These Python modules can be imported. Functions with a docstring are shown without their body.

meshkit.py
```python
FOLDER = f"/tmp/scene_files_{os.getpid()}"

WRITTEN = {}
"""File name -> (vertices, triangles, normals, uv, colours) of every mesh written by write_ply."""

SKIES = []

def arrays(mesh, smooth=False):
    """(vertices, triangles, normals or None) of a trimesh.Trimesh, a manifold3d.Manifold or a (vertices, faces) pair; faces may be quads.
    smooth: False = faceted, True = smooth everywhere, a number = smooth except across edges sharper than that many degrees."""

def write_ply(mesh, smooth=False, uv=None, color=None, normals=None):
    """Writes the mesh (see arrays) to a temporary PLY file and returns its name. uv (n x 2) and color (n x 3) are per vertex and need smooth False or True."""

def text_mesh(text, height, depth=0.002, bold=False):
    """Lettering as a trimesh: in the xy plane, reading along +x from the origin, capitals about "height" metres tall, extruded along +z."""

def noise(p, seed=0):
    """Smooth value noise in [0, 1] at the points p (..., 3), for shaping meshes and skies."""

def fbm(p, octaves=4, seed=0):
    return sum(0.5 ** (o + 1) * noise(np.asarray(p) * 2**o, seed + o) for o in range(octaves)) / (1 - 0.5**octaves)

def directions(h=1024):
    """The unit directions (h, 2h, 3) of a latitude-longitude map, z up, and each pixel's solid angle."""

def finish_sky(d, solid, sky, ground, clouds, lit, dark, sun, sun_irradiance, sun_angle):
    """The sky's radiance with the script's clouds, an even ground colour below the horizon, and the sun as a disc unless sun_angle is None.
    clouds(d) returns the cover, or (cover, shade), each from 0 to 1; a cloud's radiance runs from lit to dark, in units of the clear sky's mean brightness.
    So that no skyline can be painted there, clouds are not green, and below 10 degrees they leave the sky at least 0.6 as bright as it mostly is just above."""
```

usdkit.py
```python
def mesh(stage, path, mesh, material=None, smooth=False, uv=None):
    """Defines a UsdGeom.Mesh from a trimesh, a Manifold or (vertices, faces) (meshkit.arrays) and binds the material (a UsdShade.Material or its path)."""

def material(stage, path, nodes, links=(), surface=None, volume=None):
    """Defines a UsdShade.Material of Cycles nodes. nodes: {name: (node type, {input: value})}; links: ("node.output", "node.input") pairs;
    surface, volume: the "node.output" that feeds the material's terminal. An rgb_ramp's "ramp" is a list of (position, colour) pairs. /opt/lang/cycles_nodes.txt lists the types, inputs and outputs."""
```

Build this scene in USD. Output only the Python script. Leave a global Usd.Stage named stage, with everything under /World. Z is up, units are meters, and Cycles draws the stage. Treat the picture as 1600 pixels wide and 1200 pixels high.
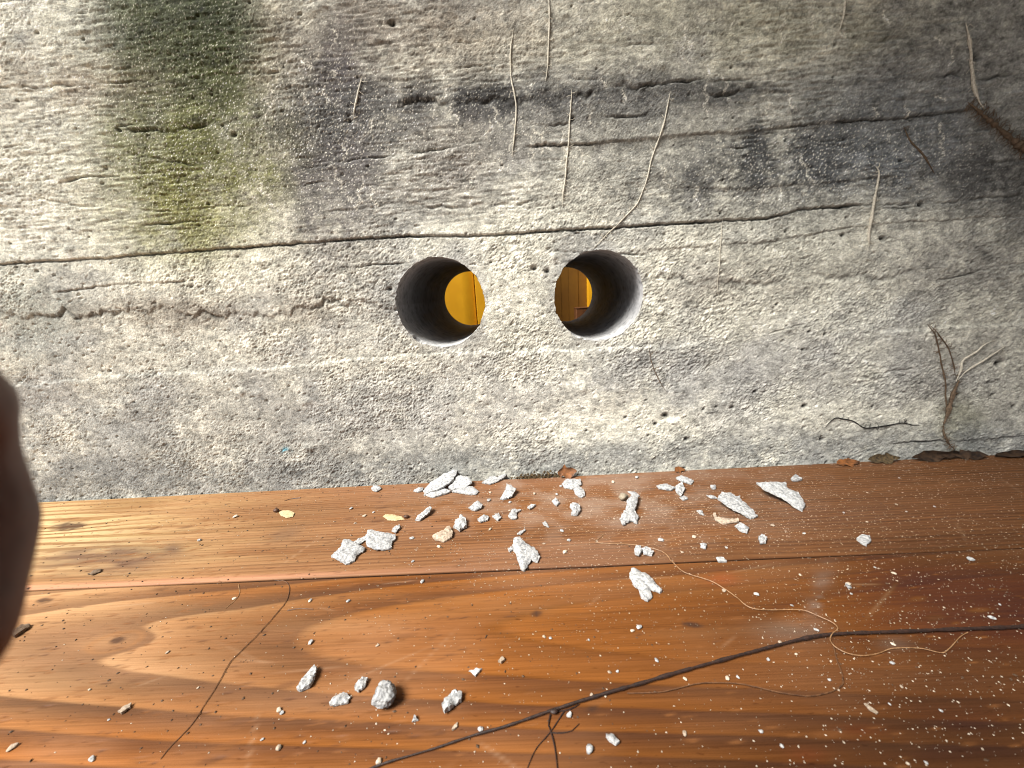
import math, random
import numpy as np, trimesh, usdkit, meshkit
from scipy.spatial import Delaunay
from scipy.interpolate import RegularGridInterpolator
from shapely.geometry import Polygon, Point
from pxr import Usd, UsdGeom, UsdLux, UsdShade, Gf, Sdf, Vt

stage = Usd.Stage.CreateInMemory()
UsdGeom.SetStageUpAxis(stage, 'Z')
UsdGeom.SetStageMetersPerUnit(stage, 1.0)
UsdGeom.Xform.Define(stage, '/World')
UsdGeom.Scope.Define(stage, '/World/Looks')

# ------------------------------------------------------------------ camera
F_PX, CAM_D, CAM_H = 605.5, 0.4971, 0.2510            # focal length in pixels of a 1600 wide picture
PITCH, YAW, ROLL = 0.2313, -0.0259, 0.06125
EXPOSURE = 2.82
ROOF_X = -0.46
EYE = np.array([0.0, -CAM_D, CAM_H])
FWD = np.array([math.sin(YAW) * math.cos(PITCH), math.cos(YAW) * math.cos(PITCH), -math.sin(PITCH)])
_r = np.cross(FWD, [0, 0, 1]); _r /= np.linalg.norm(_r); _u = np.cross(_r, FWD)
RIGHT = _r * math.cos(ROLL) - _u * math.sin(ROLL)
UP = _u * math.cos(ROLL) + _r * math.sin(ROLL)
cam = UsdGeom.Camera.Define(stage, '/World/camera')
cam.AddTransformOp().Set(Gf.Matrix4d(*RIGHT, 0, *UP, 0, *(-FWD), 0, *EYE, 1))
cam.CreateHorizontalApertureAttr(36.0)
cam.CreateVerticalApertureAttr(27.0)
cam.CreateFocalLengthAttr(36.0 * F_PX / 1600)
cam.CreateFStopAttr(9.0)
cam.CreateFocusDistanceAttr(0.46)
cam.CreateClippingRangeAttr(Gf.Vec2f(0.004, 500))
cam.CreateExposureAttr(EXPOSURE)

# ------------------------------------------------------------------ sky and sun (bright overcast, light from the upper left)
SUN = np.array([-0.52, -0.38, 0.76]); SUN /= np.linalg.norm(SUN)
elev, rot = math.asin(SUN[2]), math.atan2(SUN[0], SUN[1])
sky_mat = usdkit.material(stage, '/World/Looks/sky_look', {
    'sky': ('sky_texture', {'sky_type': 'single_scattering', 'sun_disc': False, 'sun_elevation': elev, 'sun_rotation': rot}),
    'co': ('texture_coordinate', {}),
    'n': ('noise_texture', {'scale': 2.2, 'detail': 5, 'roughness': 0.55}),
    'cl': ('rgb_ramp', {'ramp': [(0.0, (1.3, 1.35, 1.45)), (0.45, (1.6, 1.6, 1.62)), (1.0, (2.2, 2.15, 2.1))]}),
    'mx': ('mix_color', {'fac': 0.85, 'use_clamp': False}),
    'bg': ('background_shader', {'strength': 0.065}),
}, [('co.generated', 'n.vector'), ('n.fac', 'cl.fac'), ('sky.color', 'mx.a'), ('cl.color', 'mx.b'), ('mx.result', 'bg.color')], surface='bg.background')
sky = UsdLux.DomeLight.Define(stage, '/World/sky')
sky.CreateIntensityAttr(1.0)
UsdShade.MaterialBindingAPI.Apply(sky.GetPrim()).Bind(sky_mat)
sky.GetPrim().SetCustomDataByKey('kind', 'structure')
sun = UsdLux.DistantLight.Define(stage, '/World/sun')
sun.CreateNormalizeAttr(True) if hasattr(sun, 'CreateNormalizeAttr') else None
sun.CreateIntensityAttr(0.40)
sun.CreateAngleAttr(24.0)
sun.CreateColorAttr(Gf.Vec3f(1.0, 0.97, 0.92))
_x = np.cross([0, 0, 1], SUN); _x /= np.linalg.norm(_x); _y = np.cross(SUN, _x)
sun.AddTransformOp().Set(Gf.Matrix4d(*_x, 0, *_y, 0, *SUN, 0, 0, 0, 0, 1))

# ------------------------------------------------------------------ helpers
RNG = np.random.default_rng(7)


def at(px, py, y=None, z=None):
    """The point seen at a pixel of the 1600 x 1200 photograph on the plane y = const or z = const."""
    d = FWD + RIGHT * (px - 800) / F_PX + UP * (600 - py) / F_PX
    t = (y - EYE[1]) / d[1] if y is not None else (z - EYE[2]) / d[2]
    return EYE + t * d


def pixel(X):
    d = np.asarray(X, float) - EYE
    w = np.maximum(d @ FWD, 1e-3)
    return 800 + F_PX * (d @ RIGHT) / w, 600 - F_PX * (d @ UP) / w


def near(px, py, depth):
    """A point in front of the lens at a given distance along the view axis."""
    return EYE + depth * (FWD + RIGHT * (px - 800) / F_PX + UP * (600 - py) / F_PX)


USED = {}


def numbered(path):
    n = USED.get(path, 0)
    USED[path] = n + 1
    return path if n == 0 else f'{path}_{n:03d}'


def tag(prim, label=None, cat=None, group=None, kind=None):
    p = prim.GetPrim() if hasattr(prim, 'GetPrim') else prim
    for k, v in (('label', label), ('category', cat), ('group', group), ('kind', kind)):
        if v:
            p.SetCustomDataByKey(k, v)
    return p


def thing(name, label, cat, loc=(0, 0, 0), group=None, kind=None):
    x = UsdGeom.Xform.Define(stage, numbered('/World/' + name))
    x.AddTranslateOp().Set(Gf.Vec3d(*map(float, loc)))
    tag(x, label, cat, group, kind)
    x.GetPrim().SetCustomDataByKey('_loc', ','.join(str(float(v)) for v in loc)) if False else None
    LOC[str(x.GetPath())] = np.array(loc, float)
    return x


LOC = {}


def obj(name, mesh, mat, parent=None, smooth=40, color=None, **tags):
    """One Mesh prim. Vertices are given in world coordinates; under a thing they are moved to its base."""
    base = str(parent.GetPath()) if parent is not None else '/World'
    off = np.zeros(3)
    for k, v in LOC.items():
        if base == k or base.startswith(k + '/'):
            off = v
    v, f = (mesh.vertices, mesh.faces) if hasattr(mesh, 'vertices') else mesh
    v = np.asarray(v, float) - off
    if color is not None:
        smooth = True if smooth else False
    m = usdkit.mesh(stage, numbered(base + '/' + name), (v, f) if not hasattr(mesh, 'vertices') else trimesh.Trimesh(v, f, process=False), MAT[mat], smooth=smooth)
    if color is not None:
        UsdGeom.PrimvarsAPI(m).CreatePrimvar('tone', Sdf.ValueTypeNames.Color3fArray, 'vertex').Set(Vt.Vec3fArray.FromNumpy(np.asarray(color, np.float32)))
    tag(m, **tags)
    return m


def grid_faces(nu, nv):
    i = np.arange(nu * nv).reshape(nv, nu)
    a, b, c, d = i[:-1, :-1].ravel(), i[:-1, 1:].ravel(), i[1:, 1:].ravel(), i[1:, :-1].ravel()
    return np.vstack([np.stack([a, b, c], 1), np.stack([a, c, d], 1)])


def n3(x, y, z=0.0, seed=0, octaves=1):
    p = np.stack(np.broadcast_arrays(np.asarray(x, float), np.asarray(y, float), np.asarray(z, float)), -1) + 100.0
    return meshkit.fbm(p, octaves, seed) - 0.5


def box(x0, x1, y0, y1, z0, z1, bevel=0.0):
    if bevel <= 0:
        m = trimesh.creation.box([x1 - x0, y1 - y0, z1 - z0])
        m.apply_translation([(x0 + x1) / 2, (y0 + y1) / 2, (z0 + z1) / 2])
        return m
    pts = []
    for sx in (0, 1):
        for sy in (0, 1):
            for sz in (0, 1):
                c = np.array([[x0, x1][sx], [y0, y1][sy], [z0, z1][sz]])
                s = np.array([1 - 2 * sx, 1 - 2 * sy, 1 - 2 * sz]) * bevel
                for k in range(3):
                    q = c + s; q[k] = c[k]
                    pts.append(q)
    return trimesh.convex.convex_hull(np.array(pts))


def spline(pts, step):
    """Catmull-Rom through the points, resampled at even steps."""
    p = np.asarray(pts, float)
    if len(p) < 3:
        n = max(2, int(np.linalg.norm(p[1] - p[0]) / step) + 1)
        return p[0] + (p[1] - p[0]) * np.linspace(0, 1, n)[:, None]
    q = np.vstack([2 * p[0] - p[1], p, 2 * p[-1] - p[-2]])
    out = []
    for i in range(1, len(q) - 2):
        t = np.linspace(0, 1, 12, endpoint=False)[:, None]
        a, b, c, d = q[i - 1], q[i], q[i + 1], q[i + 2]
        out.append(0.5 * (2 * b + (c - a) * t + (2 * a - 5 * b + 4 * c - d) * t ** 2 + (3 * b - a - 3 * c + d) * t ** 3))
    out = np.vstack(out + [p[-1:]])
    s = np.r_[0, np.cumsum(np.linalg.norm(np.diff(out, axis=0), axis=1))]
    n = max(3, int(s[-1] / step) + 1)
    u = np.linspace(0, s[-1], n)
    return np.stack([np.interp(u, s, out[:, k]) for k in range(out.shape[1])], 1)


def tube(path, radii, sides=6, rough=0.12, seed=0):
    p = np.asarray(path, float)
    n = len(p)
    r = np.broadcast_to(np.asarray(radii, float), (n,)) * (1 + rough * 2 * (np.random.default_rng(seed).random(n) - 0.5))
    tng = np.gradient(p, axis=0); tng /= np.linalg.norm(tng, axis=1, keepdims=True) + 1e-12
    ref = np.array([0, 0, 1.0]) if abs(tng[:, 2]).mean() < 0.7 else np.array([0, 1.0, 0])
    a = np.cross(tng, ref); a /= np.linalg.norm(a, axis=1, keepdims=True) + 1e-12
    b = np.cross(tng, a)
    th = np.arange(sides) / sides * 2 * np.pi
    v = p[:, None] + r[:, None, None] * (a[:, None] * np.cos(th)[None, :, None] + b[:, None] * np.sin(th)[None, :, None])
    v = v.reshape(-1, 3)
    f = []
    i = np.arange(n - 1)[:, None] * sides
    k = np.arange(sides)[None]; k2 = (k + 1) % sides
    A, B, C, D = i + k, i + k2, i + sides + k2, i + sides + k
    f = np.vstack([np.stack([A.ravel(), B.ravel(), C.ravel()], 1), np.stack([A.ravel(), C.ravel(), D.ravel()], 1)])
    c0, c1 = len(v), len(v) + 1
    v = np.vstack([v, p[:1] - tng[:1] * r[0] * 0.5, p[-1:] + tng[-1:] * r[-1] * 0.5])
    kk = np.arange(sides)
    f = np.vstack([f, np.stack([np.full(sides, c0), (kk + 1) % sides, kk], 1), np.stack([np.full(sides, c1), (n - 1) * sides + kk, (n - 1) * sides + (kk + 1) % sides], 1)])
    m = trimesh.Trimesh(v, f, process=False)
    if m.volume < 0:
        m.invert()
    return m


# ------------------------------------------------------------------ materials
MAT = {}


def mat(name, nodes, links, surface='p.BSDF'):
    MAT[name] = usdkit.material(stage, '/World/Looks/' + name, nodes, links, surface=surface)


mat('concrete', {
    'tone': ('attribute', {'attribute': 'tone'}),
    'g': ('geometry', {}),
    'n': ('noise_texture', {'scale': 700.0, 'detail': 4, 'roughness': 0.7}),
    'nr': ('rgb_ramp', {'ramp': [(0.0, (0.62, 0.61, 0.6)), (0.42, (0.86, 0.86, 0.85)), (0.58, (1.05, 1.05, 1.04)), (1.0, (1.45, 1.43, 1.38))]}),
    'mul': ('mix_color', {'blend_type': 'multiply', 'fac': 1.0, 'use_clamp': False}),
    'b': ('bump', {'distance': 0.0016, 'strength': 0.9}),
    'p': ('principled_bsdf', {'roughness': 0.93, 'specular_ior_level': 0.25, 'diffuse_roughness': 0.6}),
}, [('g.position', 'n.vector'), ('n.fac', 'nr.fac'), ('tone.color', 'mul.a'), ('nr.color', 'mul.b'), ('mul.result', 'p.base_color'),
    ('n.fac', 'b.height'), ('b.normal', 'p.normal')])

mat('bore_concrete', {
    'tone': ('attribute', {'attribute': 'tone'}),
    'g': ('geometry', {}),
    'm': ('noise_texture', {'scale': 260.0, 'detail': 4, 'roughness': 0.7}),
    'v': ('voronoi_texture', {'scale': 95.0}),
    'vr': ('rgb_ramp', {'ramp': [(0.12, (0.62, 0.62, 0.63)), (0.42, (1.0, 1.0, 1.0)), (1.0, (1.12, 1.12, 1.1))]}),
    'mr': ('rgb_ramp', {'ramp': [(0.3, (0.7, 0.7, 0.7)), (0.7, (1.2, 1.2, 1.2))]}),
    'mul': ('mix_color', {'blend_type': 'multiply', 'fac': 1.0, 'use_clamp': False}),
    'mul2': ('mix_color', {'blend_type': 'multiply', 'fac': 1.0, 'use_clamp': False}),
    'map': ('mapping', {'scale': (20.0, 600.0, 20.0)}),
    'n': ('noise_texture', {'scale': 1.0, 'detail': 3}),
    'b': ('bump', {'distance': 0.0008, 'strength': 0.6}),
    'p': ('principled_bsdf', {'roughness': 0.8, 'specular_ior_level': 0.3}),
}, [('g.position', 'm.vector'), ('g.position', 'v.vector'), ('v.distance', 'vr.fac'), ('m.fac', 'mr.fac'), ('tone.color', 'mul.a'), ('mr.color', 'mul.b'), ('mul.result', 'mul2.a'), ('vr.color', 'mul2.b'),
    ('mul2.result', 'p.base_color'), ('g.position', 'map.vector'), ('map.vector', 'n.vector'), ('n.fac', 'b.height'), ('b.normal', 'p.normal')])

mat('wood', {
    'tone': ('attribute', {'attribute': 'tone'}),
    'g': ('geometry', {}),
    'map': ('mapping', {'scale': (9.0, 1500.0, 1500.0)}),
    'n': ('noise_texture', {'scale': 1.0, 'detail': 3, 'roughness': 0.6}),
    'nr': ('rgb_ramp', {'ramp': [(0.25, (0.74, 0.70, 0.66)), (0.5, (1.0, 1.0, 1.0)), (0.75, (1.18, 1.2, 1.22))]}),
    'mul': ('mix_color', {'blend_type': 'multiply', 'fac': 1.0, 'use_clamp': False}),
    'map2': ('mapping', {'scale': (110.0, 420.0, 420.0)}),
    'v': ('noise_texture', {'scale': 1.0, 'detail': 2}),
    'vr': ('rgb_ramp', {'ramp': [(0.22, (0.6, 0.54, 0.48)), (0.34, (1.0, 1.0, 1.0))]}),
    'mul2': ('mix_color', {'blend_type': 'multiply', 'fac': 1.0, 'use_clamp': False}),
    'rr': ('rgb_ramp', {'ramp': [(0.3, (0.42, 0.42, 0.42)), (0.7, (0.62, 0.62, 0.62))]}),
    'b': ('bump', {'distance': 0.0004, 'strength': 0.35}),
    'p': ('principled_bsdf', {'specular_ior_level': 0.10}),
}, [('g.position', 'map.vector'), ('map.vector', 'n.vector'), ('n.fac', 'nr.fac'), ('tone.color', 'mul.a'), ('nr.color', 'mul.b'),
    ('g.position', 'map2.vector'), ('map2.vector', 'v.vector'), ('v.fac', 'vr.fac'), ('mul.result', 'mul2.a'), ('vr.color', 'mul2.b'), ('mul2.result', 'p.base_color'),
    ('n.fac', 'rr.fac'), ('rr.color', 'p.roughness'), ('n.fac', 'b.height'), ('b.normal', 'p.normal')])


def noisy(name, a, b, scale, rough=0.8, bump=0.0004, spec=0.3, lo=0.35, hi=0.65):
    mat(name, {
        'g': ('geometry', {}),
        'n': ('noise_texture', {'scale': scale, 'detail': 4, 'roughness': 0.65}),
        'r': ('rgb_ramp', {'ramp': [(lo, a), (hi, b)]}),
        'b': ('bump', {'distance': bump, 'strength': 0.7}),
        'p': ('principled_bsdf', {'roughness': rough, 'specular_ior_level': spec}),
    }, [('g.position', 'n.vector'), ('n.fac', 'r.fac'), ('r.color', 'p.base_color'), ('n.fac', 'b.height'), ('b.normal', 'p.normal')])


noisy('chip_white', (0.15, 0.155, 0.16), (0.45, 0.445, 0.43), 460, 0.95, 0.0012)
noisy('chip_grey', (0.17, 0.175, 0.18), (0.46, 0.46, 0.445), 420, 0.95, 0.0010, lo=0.33, hi=0.67)
noisy('stone_grey', (0.10, 0.10, 0.105), (0.36, 0.36, 0.35), 300, 0.9, 0.0010, lo=0.35, hi=0.68)
noisy('chip_tan', (0.20, 0.155, 0.11), (0.42, 0.34, 0.26), 480, 0.95, 0.0008)
noisy('pebble_brown', (0.16, 0.13, 0.09), (0.27, 0.23, 0.17), 350, 0.85, 0.0004)
noisy('dust_pale', (0.31, 0.25, 0.18), (0.52, 0.45, 0.36), 900, 0.9, 0.0002)
noisy('dust_dark', (0.03, 0.018, 0.01), (0.10, 0.06, 0.035), 900, 0.8, 0.0002)
noisy('stem_pale', (0.34, 0.31, 0.245), (0.62, 0.575, 0.475), 600, 0.85, 0.0003)
noisy('stem_brown', (0.06, 0.04, 0.025), (0.16, 0.11, 0.07), 600, 0.85, 0.0003)
noisy('stem_black', (0.006, 0.006, 0.006), (0.02, 0.018, 0.016), 600, 0.8, 0.0003)
noisy('twig_dark', (0.008, 0.004, 0.003), (0.030, 0.013, 0.008), 500, 0.6, 0.0004, 0.4)
noisy('fibre_tan', (0.15, 0.075, 0.028), (0.34, 0.20, 0.10), 300, 0.5, 0.0001, 0.5)
noisy('fibre_dark', (0.05, 0.022, 0.010), (0.13, 0.06, 0.025), 300, 0.5, 0.0001, 0.5)
noisy('seed_wing', (0.34, 0.26, 0.13), (0.46, 0.38, 0.23), 500, 0.6, 0.0002)
noisy('seed_dark', (0.03, 0.014, 0.008), (0.09, 0.04, 0.02), 500, 0.5, 0.0003)
noisy('leaf_brown', (0.05, 0.022, 0.010), (0.24, 0.09, 0.025), 120, 0.55, 0.0004, 0.4)
noisy('leaf_dark', (0.012, 0.008, 0.006), (0.06, 0.035, 0.02), 150, 0.6, 0.0004)
noisy('moss', (0.025, 0.018, 0.010), (0.11, 0.075, 0.035), 400, 0.95, 0.001)
noisy('yellow_paint', (0.58, 0.275, 0.005), (0.66, 0.33, 0.008), 9, 0.45, 0.0002, 0.4)
noisy('ochre_paint', (0.125, 0.052, 0.004), (0.16, 0.070, 0.005), 12, 0.5, 0.0002, 0.4)
noisy('brown_box', (0.07, 0.025, 0.008), (0.11, 0.04, 0.012), 20, 0.5, 0.0002)
noisy('ground_earth', (0.10, 0.085, 0.065), (0.22, 0.19, 0.15), 6, 0.95, 0.004)
noisy('old_render', (0.14, 0.13, 0.12), (0.26, 0.25, 0.23), 8, 0.9, 0.002)
noisy('plain_timber', (0.24, 0.11, 0.04), (0.36, 0.18, 0.07), 40, 0.6, 0.0004)
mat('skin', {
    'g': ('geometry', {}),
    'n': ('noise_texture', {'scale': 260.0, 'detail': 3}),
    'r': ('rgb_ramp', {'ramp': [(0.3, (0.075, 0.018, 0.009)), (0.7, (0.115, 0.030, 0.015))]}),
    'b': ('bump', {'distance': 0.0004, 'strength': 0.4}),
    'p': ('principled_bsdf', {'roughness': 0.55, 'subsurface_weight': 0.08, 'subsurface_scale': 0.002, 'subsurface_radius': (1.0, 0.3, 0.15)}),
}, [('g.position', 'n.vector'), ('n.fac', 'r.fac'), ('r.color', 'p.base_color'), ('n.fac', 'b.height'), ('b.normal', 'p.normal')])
noisy('sleeve_cloth', (0.02, 0.022, 0.028), (0.045, 0.048, 0.06), 700, 0.95, 0.0006, 0.1)
noisy('phone_black', (0.012, 0.012, 0.013), (0.016, 0.016, 0.017), 40, 0.3, 0.0, 0.5)

# ------------------------------------------------------------------ ground
obj('ground', box(-60, 60, -60, 60, -0.62, -0.46), 'ground_earth', kind='structure')

# ------------------------------------------------------------------ the concrete wall
WALL_T = 0.3336
HOLES = [(-0.0963, 0.2435), (0.1014, 0.2400)]
HR = 0.055


def spaced(lo, hi, step, outer_lo, outer_hi, grow=1.25):
    core = np.linspace(lo, hi, int(round((hi - lo) / step)) + 1)
    left, s, v = [], step, lo
    while v > outer_lo:
        s *= grow; v = max(v - s, outer_lo); left.append(v)
    right, s, v = [], step, hi
    while v < outer_hi:
        s *= grow; v = min(v + s, outer_hi); right.append(v)
    return np.r_[left[::-1], core, right]


wx = spaced(-0.74, 0.72, 0.00108, -2.2, 2.2)
wz = spaced(0.0, 0.605, 0.00108, -0.5, 1.5)
X, Z = np.meshgrid(wx, wz)
PX, PY = pixel(np.stack([X, np.zeros_like(X), Z], -1))


def line_dist(pts, jit=2.0, jscale=0.012, seed=0):
    """Signed height above a roughly level polyline given in pixels, and a 0..1 mask along it."""
    w = np.array([at(px, py, y=0.0) for px, py in pts])
    o = np.argsort(w[:, 0]); w = w[o]
    zl = np.interp(wx, w[:, 0], w[:, 2])[None]
    zl = zl + (n3(wx / jscale, 0, seed, seed, 3))[None] * jit * 0.001 * 2
    fade = 0.012
    m = (np.clip((wx - w[0, 0] + fade) / (2 * fade), 0, 1) * np.clip((w[-1, 0] + fade - wx) / (2 * fade), 0, 1))[None]
    j = np.where((np.abs(wz[:, None] - zl) < 0.06).any(1) if False else (wz > zl[m > 0].min() - 0.05) & (wz < zl[m > 0].max() + 0.05))[0]
    i = np.where(m[0] > 0)[0]
    win = (slice(j[0], j[-1] + 1), slice(i[0], i[-1] + 1))
    return wz[win[0], None] - zl[:, win[1]], m[:, win[1]], win


H = np.zeros_like(X)                                    # relief, positive towards the camera
H += n3(X / 0.22, Z / 0.14, 0, 1, 2) * 0.010
H += n3(X / 0.05, Z / 0.035, 0, 2, 2) * 0.0026
low = 1 / (1 + np.exp(-(390 - 0.052 * PX + 0 - PY + 0) / -12.0))      # 1 below the long joint
# board-marked grain above the joint, pitted grit below: rough fields with a broad band of sizes
def rough(lx0, lx1, beta, stretch, seed, tilt=0.0):
    """A random field with wavelengths from lx0 to lx1 metres, drawn out sideways by stretch, of unit spread."""
    g = np.random.default_rng(seed).normal(size=X.shape)
    fz = np.fft.fftfreq(X.shape[0], 0.00108)[:, None]
    fx = np.fft.rfftfreq(X.shape[1], 0.00108)[None]
    ft = fz + fx * tilt
    k = np.hypot(fx * stretch, ft) + 1e-9
    amp = k ** -beta * np.exp(-(1 / (k * lx1)) ** 4) * np.exp(-(k * lx0) ** 4)
    o = np.fft.irfft2(np.fft.rfft2(g) * amp, s=X.shape)
    return o / o.std()


patch = np.clip(n3(X / 0.10, Z / 0.06, 0, 4, 2) * 3 + 0.55, 0, 1)
streak = rough(0.0022, 0.016, 0.9, 7.0, 31, -0.05)
H += streak * 0.00036 * (1 - 0.8 * low) * patch
grit = rough(0.0013, 0.015, 0.85, 1.5, 32, -0.2)
grit2 = rough(0.0012, 0.0050, 0.3, 1.2, 33, 0.2)
pock = rough(0.004, 0.022, 0.6, 1.4, 34)
gp = np.clip(n3(X / 0.08, Z / 0.05, 5, 7, 3) * 3.0 + 0.70, 0.22, 1.15)
GR = grit * 0.00027 + np.where(grit2 > 0, grit2 * 0.6, grit2) * 0.00019
H += GR * gp * (0.70 + 0.45 * low)
H -= np.clip(pock - 1.35, 0, 2) * 0.0010 * (0.5 + 0.5 * low)
DARK = np.zeros_like(X)                                 # dirt collected in the joints


def groove(pts, depth, width, dirt=0.6, jit=1.5, seed=0, step=0.0):
    d, m, win = line_dist(pts, jit, 0.012, seed)
    jag = n3(wx / 0.0035, 3, seed, seed + 20, 2)[None, win[1]] * 0.0016
    d = d + jag
    b = np.clip(n3(wx / 0.030, 0, seed, seed + 50, 3) * (2.6 if seed != 11 else 1.2) + 0.72, 0.06, 1.15)[None, win[1]]
    g = np.exp(-(d / (width * 0.00072)) ** 2) * m * b
    H[win] -= g * depth * 0.001
    if step:
        H[win] += step * 0.001 * m * (np.tanh(d / 0.0012) * 0.5) * np.exp(-(d / 0.02) ** 2)
    DARK[win] = np.maximum(DARK[win], np.clip(g * dirt, 0, 1))


main = [(-300, 428), (0, 413), (100, 408), (250, 397), (400, 386), (530, 376), (600, 371), (760, 369), (900, 359), (1060, 350), (1200, 342), (1250, 327), (1340, 322)]
groove(main, 6.0, 1.5, 0.9, 0.9, 11, step=2.0)
groove([(1330, 322), (1450, 318), (1600, 306), (1900, 290)], 2.0, 1.8, 0.35, 3, 12)
groove([(530, 419), (570, 416), (628, 411)], 3.0, 1.2, 0.7, 1, 13)
groove([(480, 262), (560, 248), (620, 243), (690, 235), (750, 222)], 2.2, 1.4, 0.5, 2, 14, step=-1.5)
groove([(830, 229), (900, 226), (1000, 218), (1080, 210), (1160, 205), (1300, 190), (1420, 183), (1512, 172)], 2.0, 1.2, 0.75, 1, 15, step=2.2)
groove([(990, 137), (1030, 132), (1085, 124)], 4.0, 1.6, 0.8, 2, 16)
groove([(1060, 150), (1120, 147), (1185, 140), (1235, 118)], 4.0, 2.6, 0.6, 5, 17)
groove([(1455, 124), (1490, 115), (1530, 122), (1580, 118)], 4.5, 2.0, 0.8, 3, 18)
groove([(620, 168), (700, 158), (770, 160), (870, 148), (960, 140), (1010, 140)], 2.6, 4.2, 0.6, 10, 19)
groove([(1050, 292), (1150, 296), (1330, 282), (1460, 270)], 0.7, 0.9, 0.3, 1, 20, step=1.2)
groove([(1000, 392), (1180, 380), (1360, 352), (1560, 339), (1800, 330)], 0.9, 1.0, 0.25, 2, 21, step=1.2)
groove([(-40, 492), (60, 492), (200, 488), (260, 484), (330, 490), (420, 494), (500, 474), (560, 470), (625, 482)], 1.7, 4.2, 0.42, 9, 22, step=1.2)
groove([(1010, 432), (1080, 440), (1180, 441), (1280, 434), (1430, 431)], 1.3, 4.2, 0.3, 8, 23)
groove([(-30, 606), (60, 600), (170, 588), (300, 582), (450, 572), (620, 556), (700, 549), (830, 549), (1010, 541), (1110, 540)], 0.3, 1.2, 0.0, 4.0, 24, step=-1.5)
groove([(1380, 518), (1460, 512), (1600, 506), (1800, 500)], 0.6, 1.2, 0.1, 1, 25, step=-2.4)
groove([(90, 458), (150, 449), (210, 443), (290, 440)], 1.6, 1.5, 0.4, 1.5, 26, step=0.8)
groove([(230, 352), (310, 345)], 3.0, 1.3, 0.7, 1, 27)
groove([(100, 285), (140, 276), (182, 276)], 2.6, 1.5, 0.55, 1, 28)
groove([(66, 224), (92, 222)], 2.6, 1.5, 0.6, 1, 29)
groove([(190, 200), (260, 205), (330, 195), (420, 180)], 3.0, 2.6, 0.5, 4, 30)
groove([(200, 240), (300, 258), (410, 268)], 1.8, 1.3, 0.5, 2, 31)
groove([(1400, 693), (1500, 688), (1620, 678)], 2.2, 1.4, 0.5, 2, 32, step=1.5)
groove([(1470, 437), (1600, 410), (1750, 400)], 2.2, 1.6, 0.5, 3, 33)
groove([(1200, 520), (1260, 505)], 1.8, 1.2, 0.4, 2, 34)
groove([(1330, 590), (1420, 575)], 1.8, 2.2, 0.3, 4, 35)
groove([(860, 393), (920, 395), (1000, 398)], 2.2, 1.4, 0.5, 1, 36)
groove([(520, 330), (640, 322), (720, 326), (830, 316)], 1.6, 2.0, 0.3, 3, 37)
groove([(0, 300), (120, 320), (260, 330), (420, 318)], 1.2, 1.2, 0.3, 2, 38)
groove([(20, 140), (160, 128), (330, 118), (460, 108)], 1.6, 1.4, 0.3, 3, 39)
# scattered short creases
cr = np.random.default_rng(21)
for k in range(46):
    cx, cy, ln = cr.uniform(-60, 1660), cr.uniform(0, 360), cr.uniform(15, 70)
    groove([(cx, cy), (cx + ln / 2, cy - 0.026 * ln + cr.normal(0, 2)), (cx + ln, cy - 0.05 * ln)], cr.uniform(1.0, 2.6), cr.uniform(0.8, 1.6), cr.uniform(0.1, 0.5), 1.5, 60 + k)
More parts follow.
